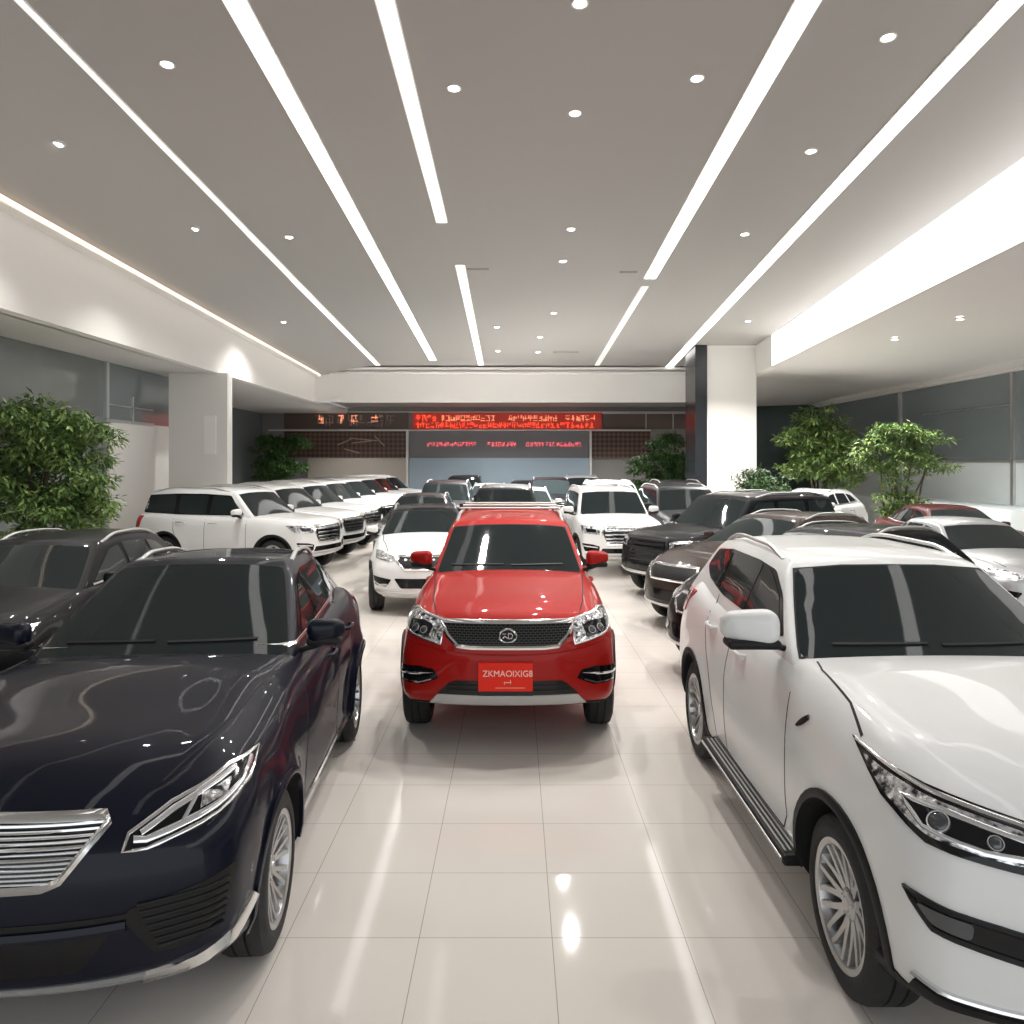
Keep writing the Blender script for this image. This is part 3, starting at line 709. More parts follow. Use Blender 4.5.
# --- boxy SUV for the rows
def style_boxy():
    P = dict(L=4.6, W=1.88, af=.82, ar=3.58, wr=.385, wi=.13, flare=.03, bowf=.20, bowr=.12, ridge=.02, den=.62, r=.09,
        top=[(0, 1.07), (.10, 1.12), (.3, 1.15), (.8, 1.18), (1.4, 1.22), (2.2, 1.23), (3.3, 1.24), (4.1, 1.25), (4.6, 1.22)],
        bot=[(0, .42), (.3, .33), (.9, .30), (3.8, .30), (4.3, .38), (4.6, .46)],
        plan=[(0, .93), (.4, .97), (1.0, .99), (3.4, 1.0), (4.2, .98), (4.6, .95)],
        sect=[(0, .94), (.15, .975), (.45, 1.0), (.7, .99), (.85, .97), (1.0, .90)], face=[(.3, .14), (.45, .02), (.6, 0), (.9, .01), (1.08, .04), (1.2, .1)], rface=[(.3, .08), (.5, 0), (1.3, .04)],
        crown=lambda s: .04 * sm(s / .25) * sm(1 - (s - 1.5) / .5),
        gh=dict(z0=1.12, w0=.82, w1=.665, f0=1.22, f1=1.90, r0=4.52, r1=4.34, bow=.04, roof=[(1.2, 1.74), (1.9, 1.78), (2.5, 1.82), (3.6, 1.82), (4.3, 1.78), (4.6, 1.75)]),
        wc=(.20, .90), pillar=(.06, .06),
        dlo=[(1.66, 1.25), (2.5, 1.245), (3.4, 1.245), (4.34, 1.27), (4.25, 1.66), (3.4, 1.70), (2.6, 1.70), (2.02, 1.67)],
        side_glass=[[(1.62, 1.27), (2.5, 1.27), (2.48, 1.67), (2.02, 1.64)], [(2.6, 1.27), (3.35, 1.27), (3.33, 1.67), (2.6, 1.67)], [(3.46, 1.27), (4.28, 1.29), (4.18, 1.64), (3.46, 1.67)]],
        seams=[[(1.5, 1.2), (1.48, .45)], [(2.55, 1.22), (2.55, .4)], [(3.4, 1.22), (3.36, .9), (3.1, .5)]],
        hoodline=[(.76, 1.4, 1.2), (.73, .8, 1.2), (.70, .3, 1.2)], handles=[(2.35, 1.08), (3.2, 1.08)], rail=(2.1, 4.2, .62, .03),
        tail=[(.88, 4.3, .95), (.72, 4.58, .95), (.72, 4.58, 1.2), (.90, 4.3, 1.2)])
    B = Body(P); root = empty('car')
    B.mesh(root, [P_WHITE]); windows(B, root, P); seams(B, root, P); handles(B, root, P); rails(B, root, P, SATIN)
    all_wheels(root, P, 'ten'); taillights(B, root, P); arches(B, root, P, PLAST, .055)
    gr = [(-.46, 0, 1.05), (.46, 0, 1.05), (.50, 0, .93), (.40, 0, .70), (-.40, 0, .70), (-.50, 0, .93)]
    g = add_patch(B, 'grille', gr, FR, GLOSSB, root, off=.006, res=.08)
    add_strips(B, 'grille_frame', [((gr, FR, .045), dict(closed=True, off=.012, hgt=.01))], CHROME, g)
    add_strips(B, 'grille_bar', [(([(-.44, 0, z), (.44, 0, z)], FR, .04), dict(off=.014, hgt=.006, res=.1)) for z in (.98, .90, .82, .755)], CHROME, g)
    for sd in (-1, 1):
        d = (-sd * .35, .94, 0)
        o = add_patch(B, 'headlight', mir([(.90, .46, 1.07), (.88, .30, .93), (.56, .05, .90), (.55, .03, 1.03), (.70, .10, 1.065)], sd), d, LAMPD, root, off=.010, res=.05, rnd=.02)
        add_patch(B, 'lamp_bezel', mir([(.80, .28, 1.02), (.78, .22, .95), (.62, .1, .94), (.62, .1, 1.01)], sd), d, GLOSSB, o, off=.016, res=.05)
        fo = add_patch(B, 'fog_light', mir([(.88, .28, .72), (.84, .2, .56), (.58, .03, .54), (.56, .03, .66), (.7, .1, .70)], sd), d, GLOSSB, root, off=.006, res=.06, rnd=.02)
        add_strips(B, 'fog_light_trim', [((mir([(.60, .05, .64), (.86, .26, .67)], sd), d, .03), dict(off=.012, hgt=.006))], CHROME, fo)
        mirror(root, P, sd, P_WHITE, 1.33, 1.66, .86, .95)
        mb = MB(); mb.box(sd * .93 - .07, sd * .93 + .07, 1.35 - 2.3, 3.0 - 2.3, .34, .39); mb.build('running_board', PLAST, root, 0)
    add_patch(B, 'lower_grille', [(-.5, 0, .62), (.5, 0, .62), (.55, .03, .52), (-.55, .03, .52)], FR, GLOSSB, root, off=.006, res=.08)
    add_strips(B, 'bumper_trim', [(([(-.84, .2, .50), (-.6, .05, .475), (0, 0, .47), (.6, .05, .475), (.84, .2, .50)], FR, .05), dict(off=.014, hgt=.01, res=.1))], SATIN, root)
    return root, P, B

# --- low crossover for single cars (two-tone possible)
def style_cross(sedan=False):
    k = -.20 if sedan else 0
    P = dict(L=4.5, W=1.85, af=.85, ar=3.52, wr=.345, wi=.125, flare=.025, bowf=.34, bowr=.25, den=.7, r=.10, roofmat=0 if sedan else 2,
        top=[(0, .90 + k * .5), (.10, .97 + k * .5), (.4, 1.03 + k * .5), (.9, 1.08 + k * .5), (1.5, 1.14 + k * .7), (2.2, 1.15 + k * .8), (3.3, 1.17 + k * .8), (4.1, 1.18 + k * .6), (4.5, 1.10 + k * .4)],
        bot=[(0, .32), (.3, .24), (.9, .22), (3.8, .23), (4.2, .28), (4.5, .38)],
        plan=[(0, .88), (.4, .95), (1.0, .985), (3.4, 1.0), (4.1, .97), (4.5, .90)],
        sect=SECT, face=[(.3, .10), (.42, .0), (.7, .0), (.85, .04), (1.05, .2)], rface=[(.3, .08), (.5, 0), (.9, .02), (1.3, .12)],
        crown=lambda s: .05 * sm(s / .25) * sm(1 - (s - 1.5) / .5),
        gh=dict(z0=1.04 + k * .8, w0=.79, w1=.575, f0=1.22, f1=2.15, r0=4.42 if not sedan else 4.2, r1=3.85 if not sedan else 3.3, bow=.05, roof=[(1.2, 1.52 + k * .8), (2.1, 1.57 + k * .8), (2.7, 1.61 + k * .8), (3.5, 1.58 + k * .8), (4.2, 1.50 + k * .9), (4.5, 1.45 + k)]),
        wc=(.20, .90), pillar=(.04, .06), dlo=None,
        side_glass=[[(1.78, 1.19 + k * .8), (2.55, 1.20 + k * .8), (2.54, 1.49 + k * .8), (2.3, 1.45 + k * .8)], [(2.63, 1.20 + k * .8), (3.25, 1.22 + k * .8), (3.15, 1.49 + k * .8), (2.63, 1.50 + k * .8)], [(3.33, 1.23 + k * .8), (3.8, 1.27 + k * .8), (3.55, 1.42 + k * .8), (3.25, 1.48 + k * .8)]],
        dlo_chrome=[(1.74, 1.165 + k * .8), (2.6, 1.18 + k * .8), (3.3, 1.20 + k * .8), (3.85, 1.25 + k * .8)],
        seams=[[(1.6, 1.08 + k * .6), (1.52, .75), (1.55, .36)], [(2.59, 1.15 + k * .8), (2.6, .36)], [(3.29, 1.16 + k * .8), (3.25, .9), (3.0, .55), (2.95, .36)]],
        hoodline=[(.72, 1.5, 1.2), (.70, 1.0, 1.2), (.60, .4, 1.2)], handles=[(2.4, .98 + k * .5), (3.1, 1.0 + k * .5)], rail=(2.3, 3.8, .55, .04),
        tail=[(.84, 4.1, .9 + k * .4), (.5, 4.45, .9 + k * .4), (.55, 4.45, 1.05 + k * .4), (.86, 4.0, 1.08 + k * .4)])
    B = Body(P); root = empty('car')
    B.mesh(root, [P_WHITE, P_BLACK] if not sedan else [P_SILVER]); windows(B, root, P); seams(B, root, P); handles(B, root, P)
    if not sedan: rails(B, root, P, SATIN)
    all_wheels(root, P, 'five'); taillights(B, root, P)
    if not sedan: arches(B, root, P, PLAST, .05)
    z = k * .5
    gr = [(-.42, 0, .93 + z), (.42, 0, .93 + z), (.46, .04, .86 + z), (.34, 0, .74 + z), (-.34, 0, .74 + z), (-.46, .04, .86 + z)]
    g = add_patch(B, 'grille', gr, FR, GMESH, root, off=.006, res=.07)
    add_strips(B, 'grille_frame', [((gr, FR, .03), dict(closed=True, off=.012, hgt=.008))], CHROME, g)
    for sd in (-1, 1):
        d = (-sd * .45, .89, 0)
        o = add_patch(B, 'headlight', mir([(.88, .55, .99 + z), (.85, .4, .88 + z), (.62, .12, .84 + z), (.52, .06, .87 + z), (.60, .1, .93 + z), (.78, .3, .98 + z)], sd), d, LAMPD, root, off=.010, res=.05, rnd=.015)
        add_strips(B, 'light_guide', [((mir([(.86, .48, .96 + z), (.82, .34, .89 + z), (.60, .12, .865 + z)], sd), d, .018), dict(off=.016))], DRL, o)
        fo = add_patch(B, 'fog_light', mir([(.86, .38, .62), (.82, .3, .48), (.64, .14, .46), (.56, .08, .58)], sd), d, GLOSSB, root, off=.006, res=.05, rnd=.03)
        add_strips(B, 'fog_light_trim', [((mir([(.62, .12, .5), (.74, .2, .49), (.82, .3, .53)], sd), d, .03), dict(off=.012, hgt=.006))], CHROME, fo)
        mirror(root, P, sd, P_WHITE if not sedan else P_SILVER, 1.22 + k * .8, 1.80, .83, .85)
    add_patch(B, 'lower_grille', [(-.5, .05, .60), (.5, .05, .60), (.4, 0, .45), (-.4, 0, .45)], FR, GLOSSB, root, off=.006, res=.06, rnd=.03)
    add_strips(B, 'bumper_trim', [(([(-.78, .25, .40), (-.5, .05, .385), (0, 0, .38), (.5, .05, .385), (.78, .25, .40)], FR, .04), dict(off=.014, hgt=.01, res=.1))], SATIN, root)
    return root, P, B

def recolour(root, old, new):
    todo = list(root.children)
    while todo:
        o = todo.pop(); todo += list(o.children)
        for i, sl in enumerate(o.material_slots):
            if o.data.materials[i] in old:
                sl.link = 'OBJECT'; sl.material = new[old.index(o.data.materials[i])]
def place(root, front_x, front_y, deg, P, label, cat, group=None, name=None, src=None):
    """front_x/front_y: where the middle of the nose stands; deg 0 = nose towards the camera, + turns the nose to the right"""
    a = radians(deg); L = P['L'] / 2
    root.location = (front_x - sin(a) * L, front_y + cos(a) * L, 0); root.rotation_euler = (0, 0, a)
    tag(root, label, cat, group)
    if name: root.name = name
    return root

# ================= the cars =================
wr, wp, _ = style_white()
place(wr, 2.43, 2.67, 0, wp, 'large white SUV with black running boards, nearest the camera, opposite the navy SUV', 'car', name='sport_utility_vehicle')
rr, rp, _ = style_red()
place(rr, -.06, 6.40, 0, rp, 'bright red SUV with a red plate parked in the middle of the aisle', 'car', name='sport_utility_vehicle')
nr, np_, _ = style_navy()
place(nr, -2.06, 2.91, 4.0, np_, 'navy blue SUV with chrome slatted grille and chrome bumper trim', 'car', name='sport_utility_vehicle')
tb, bp_, _ = style_boxy()
tc, cp_, _ = style_cross()
ts, sp_, _ = style_cross(True)
used = set()
def inst(t, P, fx, fy, deg, label, cols=None, group=None, name='sport_utility_vehicle', cat='car'):
    r = t if t.name not in used else copy_tree(t)
    if r is t: used.add(t.name); first = True
    place(r, fx, fy, deg, P, label, cat, group)
    return r
def put(t, P, old, specs, name, group=None):
    for fx, fy, deg, label, cols in specs:
        r = copy_tree(t); place(r, fx, fy, deg, P, label, 'car', group); r.name = name
        recolour(r, old, cols)
BX = [P_WHITE]; CXO = [P_WHITE, P_BLACK]; SX = [P_SILVER]
NTH = ['nearest of the row, beyond the navy SUV', 'second from the near end', 'third from the near end', 'fourth from the near end', 'fourth from the back wall', 'third from the back wall', 'second from the back wall', 'last, next to the back wall']
DK2 = [P_BLACK, PLAST]; BX = [P_WHITE, CHROME]
spec = []
for i in range(8):
    spec.append((-4.0 + .05 * i, 16.9 + 2.37 * i, 72, 'white boxy SUV in the slanting row, ' + NTH[i], [P_WHITE, CHROME]))
put(tb, bp_, BX, spec, 'sport_utility_vehicle', 'white SUVs in the slanting row')
put(tb, bp_, BX, [
    
    
    (2.25, 13.55, -58, 'black SUV slantwise to the aisle in front of the boxy white SUV', DK2)], 'sport_utility_vehicle')
put(tb, bp_, BX, [
    (2.30, 16.0, 4, 'boxy white SUV with chrome bars facing the camera behind the red SUV', BX),
    (4.3, 17.4, 3, 'dark grey SUV facing the camera beside the boxy white SUV', [P_DARK, PLAST]),
    (3.05, 21.9, 2, 'white SUV facing the camera one row behind the boxy white SUV', BX),
    (5.15, 22.2, 0, 'black SUV facing the camera in front of the round dark tree', DK2)], 'sport_utility_vehicle')
put(tc, cp_, CXO, [
    (-1.36, 12.0, 7, 'white crossover with a black roof just behind the red SUV', [P_WHITE, P_BLACK]),
    (-4.95, 6.1, 2, 'black crossover alongside the navy SUV on its far side', [P_BLACK, P_BLACK]),
    (6.75, 21.1, -50, 'white crossover standing slantwise beside the square column', [P_WHITE, P_WHITE]),
    (1.95, 8.36, -58, 'black crossover slantwise to the aisle directly behind the large white SUV', [P_BLACK, P_BLACK]),
    (2.12, 10.96, -58, 'bronze brown crossover slantwise to the aisle between two black cars', [P_BROWN, P_BROWN])], 'crossover')
put(ts, sp_, SX, [
    (7.6, 10.7, 0, 'silver sedan beyond the large white SUV', [P_SILVER]),
    (9.6, 14.9, 0, 'wine red sedan behind the silver sedan', [P_WINE])], 'sedan')
# the packed middle rows
cols = [P_BLACK, P_DARK, P_SILVER, P_BROWN, P_WHITE]
cn = {P_BLACK: 'black', P_DARK: 'dark grey', P_SILVER: 'silver', P_BROWN: 'bronze brown', P_WHITE: 'white'}
rown = ['first', 'second', 'third', 'fourth']
pat = [[P_DARK, P_BLACK, None], [P_BLACK, P_SILVER, None], [P_SILVER, P_BLACK, P_DARK], [P_BLACK, P_DARK, P_SILVER]]
where = ['in the file beside the slanting row', 'in the middle file', 'in the file behind the boxy white SUV']
for j in range(4):
    for i, fx in enumerate([(-2.35, -.3, 3.0), (-2.1, .35, 3.0), (-.95, 1.3, 3.55), (-2.2, .35, 2.9)][j]):
        c = pat[j][i]
        if c is None: continue
        put(tb if (i + j) % 2 else tc, bp_ if (i + j) % 2 else cp_, BX if (i + j) % 2 else CXO,
            [(fx, 17.3 + 4.75 * j, random.uniform(-2, 2), cn[c] + ' car ' + where[i] + ', ' + rown[j] + ' from its near end', [c, CHROME if (i + j) % 2 else c])], 'sport_utility_vehicle' if (i + j) % 2 else 'crossover', 'parked cars in the packed middle files')
for t in (tb, tc, ts):
    todo = [t]
    while todo:
        o = todo.pop(); todo += list(o.children); bpy.data.objects.remove(o)

# ================= the hall =================
def zc(x, y):
    a = 8.1 - .068 * y
    if x < -5.3:
        l = 6.55 - .0267 * y; a = a + (l - a) * sm((-5.3 - x) / 2.4)
    return a
W_CEIL = mat('ceiling_paint', (0.41, 0.398, 0.378), 0.75)
W_WHITE = mat('white_wall_paint', (0.88, 0.86, 0.825), 0.6)
W_SOFF = mat('soffit_paint', (0.74, 0.72, 0.70), 0.6)
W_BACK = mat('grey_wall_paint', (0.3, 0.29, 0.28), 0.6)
DGLASS = mat('dark_wall_glass', (0.2, 0.235, 0.245), 0.06, 0, 0, 0.6)
GGLASS = mat('grey_wall_glass', (0.24, 0.26, 0.25), 0.08, 0, 0, 0.6)
noise_col(GGLASS, (0.17, 0.19, 0.185), (0.32, 0.35, 0.34), 0.25, .35, .7)
FROST = mat('frosted_panel', (0.78, 0.84, 0.85), 0.35)
COLW = mat('column_paint', (0.80, 0.78, 0.74), 0.45)
# floor tiles
FLOOR = mat('floor_tile', (0.66, 0.60, 0.535), 0.13, 0, 0, 0.38)
def floor_nodes():
    n, l, b = nodes(FLOOR)
    tc_ = n.new('ShaderNodeTexCoord'); sp = n.new('ShaderNodeSeparateXYZ'); l.new(tc_.outputs['Object'], sp.inputs[0])
    def line(sock, off, size, w):
        a = n.new('ShaderNodeMath'); a.operation = 'ADD'; a.inputs[1].default_value = 100 * size - off; l.new(sock, a.inputs[0])
        m = n.new('ShaderNodeMath'); m.operation = 'PINGPONG'; m.inputs[1].default_value = size / 2; l.new(a.outputs[0], m.inputs[0])
        c = n.new('ShaderNodeMath'); c.operation = 'LESS_THAN'; c.inputs[1].default_value = w; l.new(m.outputs[0], c.inputs[0]); return c.outputs[0]
    gx = line(sp.outputs['X'], .187, .67, .0022); gy = line(sp.outputs['Y'], 3.93, .62, .0022)
    mx = n.new('ShaderNodeMath'); mx.operation = 'MAXIMUM'; l.new(gx, mx.inputs[0]); l.new(gy, mx.inputs[1])
    tx = n.new('ShaderNodeTexNoise'); tx.inputs['Scale'].default_value = 1.1; tx.inputs['Detail'].default_value = 5; l.new(tc_.outputs['Object'], tx.inputs['Vector'])
    r = n.new('ShaderNodeValToRGB'); r.color_ramp.elements[0].color = (0.66, 0.61, 0.56, 1); r.color_ramp.elements[1].color = (0.72, 0.675, 0.625, 1)
    l.new(tx.outputs['Fac'], r.inputs['Fac'])
    mi = n.new('ShaderNodeMix'); mi.data_type = 'RGBA'; l.new(mx.outputs[0], mi.inputs['Factor']); l.new(r.outputs['Color'], mi.inputs[6]); mi.inputs[7].default_value = (0.36, 0.32, 0.28, 1)
    l.new(mi.outputs[2], b.inputs['Base Color'])
    r2 = n.new('ShaderNodeMapRange'); r2.inputs['To Min'].default_value = .05; r2.inputs['To Max'].default_value = .085; l.new(tx.outputs['Fac'], r2.inputs['Value']); l.new(r2.outputs[0], b.inputs['Roughness'])
floor_nodes()
def quadbox(name, x0, x1, y0, y1, z0, z1, m, smooth=0):
    mb = MB(); mb.box(x0, x1, y0, y1, z0, z1); return mb.build(name, m, None, smooth)
struct(quadbox('floor', -12, 16, -8, 38, -.2, 0, FLOOR))
# ceiling: follows the fall towards the back
V = []; Fc = []; xs = [-7.7, -7.3, -6.9, -6.5, -6.1, -5.7, -5.3, -3, 0, 4, 8.1]; ys = [-8, -4, 0, 4, 8, 12, 16, 20, 24, 27, 30.2]
for y in ys:
    for x in xs: V.append((x, y, zc(x, y)))
nx = len(xs)
for j in range(len(ys) - 1):
    for i in range(nx - 1): Fc.append((j * nx + i, (j + 1) * nx + i, (j + 1) * nx + i + 1, j * nx + i + 1))
nv = len(V); V += [(x, y, z + .3) for x, y, z in V]; Fc += [tuple(k + nv for k in q)[::-1] for q in Fc]
struct(link('ceiling', mesh(V, Fc), W_CEIL, None, 25))
# left bulkhead
FZ = 4.71
mb = MB()
ysl = [-8, 0, 6, 12, 18, 24, 30.2]
Vv = []; Ff = []
for y in ysl: Vv += [(-7.7, y, FZ), (-7.7, y, 6.9), (-8.0, y, 6.9), (-8.0, y, FZ)]
for j in range(len(ysl) - 1):
    for k in range(4): Ff.append((j * 4 + k, j * 4 + (k + 1) % 4, j * 4 + 4 + (k + 1) % 4, j * 4 + 4 + k))
mb.add(Vv, Ff); struct(mb.build('trim_1', W_WHITE, None, 0))
# thin shadow-gap lip under the ceiling edge on the left
mb = MB()
for j in range(len(ysl) - 1):
    y0, y1 = ysl[j], ysl[j + 1]
    a, b = 6.55 - .0267 * y0, 6.55 - .0267 * y1
    mb.add([(-7.7, y0, a - .02), (-7.45, y0, a - .0), (-7.45, y1, b), (-7.7, y1, b - .02), (-7.7, y0, a - .07), (-7.45, y0, a - .07), (-7.45, y1, b - .07), (-7.7, y1, b - .07)],
           [(0, 1, 2, 3), (4, 7, 6, 5), (1, 5, 6, 2), (0, 4, 5, 1), (3, 2, 6, 7)])
struct(mb.build('trim_2', W_WHITE, None, 0))
# back bulkhead
struct(quadbox('trim_3', -8.0, 8.4, 30.0, 30.3, FZ, 7.0, W_WHITE))
mb = MB(); mb.box(-7.7, 8.1, 29.72, 30, 5.93, 6.02); mb.box(-7.7, 8.1, 29.86, 30, 5.80, 5.86)
struct(mb.build('trim_4', W_WHITE, None, 0))
# lower ceilings: left aisle, right aisle, behind the back bulkhead
struct(quadbox('ceiling_left', -12, -7.95, -8, 38, FZ, FZ + .2, W_SOFF))
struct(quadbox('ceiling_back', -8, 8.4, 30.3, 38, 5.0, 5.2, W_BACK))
def zr(y): return 6.42 - .0402 * y      # lower edge of the lit bulkhead
V = []; ysr = [-8, 0, 8, 16, 24.8, 38]
for y in ysr: V += [(8.1, y, zr(y)), (16, y, 5.15 if y > 10 else 5.15), (16, y, 7), (8.4, y, 7)]
Fr = []
for j in range(len(ysr) - 1): Fr.append((j * 4, j * 4 + 1, j * 4 + 5, j * 4 + 4))
for j in range(len(ysr) - 1): Fr.append((j * 4 + 3, j * 4 + 7, j * 4 + 6, j * 4 + 2))
struct(link('ceiling_right', mesh(V, Fr), W_SOFF, None, 0))
# lit bulkhead on the right
LIT = mat('lit_bulkhead_diffuser', (0.9, 0.9, 0.9), 0.5, emis=(1.0, 0.985, 0.97), estr=1.6)
mb = MB(); V = []
for y in (-8, 0, 8, 16, 24.6): V += [(8.12, y, zr(y)), (8.12, y, zc(8, y) - .01)]
mb.add(V, [(2 * j, 2 * j + 1, 2 * j + 3, 2 * j + 2) for j in range(4)])
n0 = len(mb.v); mb.add([(x + .08, y, z) for x, y, z in V], [(2 * j, 2 * j + 2, 2 * j + 3, 2 * j + 1) for j in range(4)])
mb.add([V[8], V[9], (8.2, 24.6, V[9][2]), (8.2, 24.6, V[8][2])], [(0, 1, 2, 3)])
tag(mb.build('light_panel', LIT, None, 0), 'long glowing white light panel set upright between the grey ceiling and the lower ceiling', 'light panel')
mb = MB(); mb.add([(8.1, 24.6, zr(24.6)), (8.1, 24.6, 6.6), (8.1, 38, 6.6), (8.1, 38, zr(38)), (8.4, 24.6, zr(24.6)), (8.4, 24.6, 6.6), (8.4, 38, 6.6), (8.4, 38, zr(38))],
    [(0, 3, 2, 1), (4, 5, 6, 7), (0, 1, 5, 4), (0, 4, 7, 3)])
struct(mb.build('trim_5', W_WHITE, None, 0))
# left wall
XL = -9.4
mb = MB(); mb.box(XL - .1, XL, 17.95, 24, 0, 3.36); struct(mb.build('wall_left', W_WHITE, None, 0))
struct(quadbox('window_1', XL - .1, XL - .02, -8, 17.9, 0, FZ, GGLASS))
struct(quadbox('window_2', XL - .1, XL - .02, 17.95, 24, 3.36, FZ, DGLASS))
mb = MB(); mb.box(XL - .02, XL + .05, 17.84, 17.96, 0, FZ); mb.box(XL - .02, XL + .04, 13.0, 13.06, 0, FZ); mb.box(XL - .02, XL + .04, 18, 20.2, 3.33, 3.40); mb.box(XL - .02, XL + .03, 18, 20.2, 3.72, 3.75); mb.box(XL - .02, XL + .03, 19.1, 19.16, 3.4, 4.0)
struct(mb.build('trim_6', SATIN, None, 0))
struct(quadbox('wall_back_left', -12, -9.4, 24, 24.1, 0, FZ, W_BACK))
struct(quadbox('wall_far_left', -12.1, -12, 24, 38, 0, FZ, DGLASS))
# columns
struct(quadbox('column_left', -8.98, -7.46, 20.2, 20.55, 0, FZ, COLW))
mb = MB(); mb.box(-8.05, -7.75, 20.17, 20.2, 2.6, 3.6); struct(mb.build('trim_7', W_WHITE, None, 0))
co = struct(quadbox('column_right', 6.46, 8.12, 26.2, 27.8, 0, 6.35, COLW))
mb = MB(); mb.box(6.04, 6.44, 26.1, 27.6, 1.6, 6.32)
tag(mb.build('wall_panel', mat('column_panel_black', (0.012, 0.014, 0.017), 0.22, spec=0.4), None, 0), 'tall glossy black panel fixed to the side of the square white column', 'panel')
mb = MB(); mb.box(6.46, 8.12, 26.17, 26.2, 6.24, 6.34); struct(mb.build('trim_8', W_WHITE, None, 0))
# right wall: parapet of frosted panels, dark glass over it
XR = 14.4
struct(quadbox('wall_right', XR, XR + .1, -8, 38, 0, 2.42, FROST))
struct(quadbox('window_3', XR, XR + .08, -8, 38, 2.42, 6.2, DGLASS))
mb = MB()
for y in (16, 22.4, 29): mb.box(XR - .08, XR + .02, y, y + .14, 0, 5.6)
mb.box(XR - .04, XR + .02, -8, 38, 2.38, 2.46); mb.box(XR - .03, XR + .02, 22.5, 27.5, 4.05, 4.09)
struct(mb.build('trim_9', SATIN, None, 0))
mb = MB(); mb.box(XR - .18, XR, -8, 38, 5.0, 5.18); mb.box(XR - .30, XR, -8, 38, 5.08, 5.3); struct(mb.build('trim_10', W_SOFF, None, 0))
# low bench wall in front of the parapet
struct(quadbox('trim_11', XR - 1.5, XR, 18, 30, 0, 1.15, FROST))
# back wall
YB = 37.0
def bx(px): return (px - CX) * YB / F
def bz(py): return H - (py - HY) * YB / F
struct(quadbox('wall_back', -12, 16, YB, YB + .2, 0, 6.4, W_BACK))
BGRN = mat('dark_green_glass', (0.06, 0.085, 0.08), 0.1); struct(quadbox('window_4', 8.5, XR, YB - .06, YB, 0, 5.6, BGRN))
LATT = mat('brown_lattice', (0.13, 0.075, 0.05), 0.55)
def lattice_nodes():
    n, l, b = nodes(LATT); tc_ = n.new('ShaderNodeTexCoord'); mp = n.new('ShaderNodeMapping'); mp.inputs['Scale'].default_value = (6.5, 1, 6.5); mp.inputs['Rotation'].default_value = (0, radians(45), 0)
    br = n.new('ShaderNodeTexChecker'); br.inputs['Scale'].default_value = 1.0; br.inputs['Color1'].default_value = (0.16, 0.09, 0.06, 1); br.inputs['Color2'].default_value = (0.06, 0.035, 0.03, 1)
    l.new(tc_.outputs['Object'], mp.inputs[0]); l.new(mp.outputs[0], br.inputs[0]); l.new(br.outputs[0], b.inputs['Base Color'])
lattice_nodes()
BEIGE = mat('beige_counter', (0.42, 0.38, 0.33), 0.5)
BLUEP = mat('pale_blue_panel', (0.34, 0.43, 0.50), 0.35)
DK = mat('dark_display_panel', (0.14, 0.10, 0.085), 0.5)
GRY = mat('grey_display_panel', (0.20, 0.19, 0.20), 0.4)
REDP = mat('red_display_backing', (0.35, 0.03, 0.02), 0.5, emis=(0.9, 0.06, 0.03), estr=.12)
LEDR = mat('led_red', (0.9, 0.1, 0.05), 0.5, emis=(1.0, 0.10, 0.04), estr=.8)
LEDO = mat('led_pale', (0.9, 0.5, 0.3), 0.5, emis=(1.0, 0.4, 0.22), estr=0.5)
LEDP = mat('led_pink', (0.9, 0.2, 0.25), 0.5, emis=(1.0, 0.16, 0.2), estr=.6)
LEDG = mat('dim_lettering', (0.42, 0.30, 0.25), 0.5)
def panel(name, px0, px1, py0, py1, m, y, parent=None, t=.06):
    mb = MB(); mb.box(bx(px0), bx(px1), y, y + t, bz(py1), bz(py0)); return mb.build(name, m, parent, 0)
def glyphs(mb, px0, px1, py0, py1, y, step=1.0, seed=1, gaps=()):
    """rows of unreadable display characters, as short strokes"""
    rnd = random.Random(seed); h = bz(py0) - bz(py1); x = bx(px0); w = h * .78
    while x + w < bx(px1):
        if not any(bx(a) < x < bx(b) for a, b in gaps):
            z0 = bz(py1)
            for k in range(rnd.randint(4, 6)):
                if rnd.random() < .5:
                    zz = z0 + h * rnd.choice((.1, .3, .5, .7, .9)); a = rnd.choice((0, .15, .3)); mb.box(x + w * a, x + w * (.95 - a * rnd.random()), y - .02, y, zz - h * .04, zz + h * .04)
                else:
                    xx = x + w * rnd.choice((.1, .35, .5, .65, .85)); a = rnd.choice((0, .2, .5)); mb.box(xx - h * .04, xx + h * .04, y - .02, y, z0 + h * a, z0 + h * min(1, a + .5 + .3 * rnd.random()))
        x += w * 1.18 * step
def word(par, m, px0, px1, py0, py1, y, seed):
    mb = MB(); glyphs(mb, px0, px1, py0, py1, y, .9, seed); mb.build('lettering', m, par, 0)
b1 = panel('sign_board', 285, 409, 412, 429, DK, YB - .15)
tag(b1, 'dark brown sign board with dim orange lettering above a brown lattice panel', 'sign')
mb = MB(); glyphs(mb, 316, 402, 415, 426, YB - .15, 1, 3); mb.build('lettering', LEDG, b1, 0)
for k, a in enumerate((318, 338, 352, 372)): word(b1, LEDO, a, a + 8, 415, 424, YB - .17, 5 + k)
b2 = panel('led_sign', 413, 601, 413, 429.5, REDP, YB - .18)
tag(b2, 'long glowing red LED display crowded with characters high on the back wall', 'sign')
word(b2, LEDR, 416, 598, 422.5, 428.3, YB - .18, 9); word(b2, LEDR, 416, 440, 415, 421.5, YB - .18, 10)
word(b2, LEDO, 441, 500, 415.5, 421.5, YB - .20, 11); word(b2, LEDO, 508, 558, 415.5, 421.5, YB - .20, 12); word(b2, LEDO, 565, 597, 415.5, 421.5, YB - .20, 13)
b3 = panel('sign_board', 602, 694, 413, 429, DK, YB - .15)
tag(b3, 'unlit dark sign board between the red LED display and the square column', 'sign')
mb = MB()
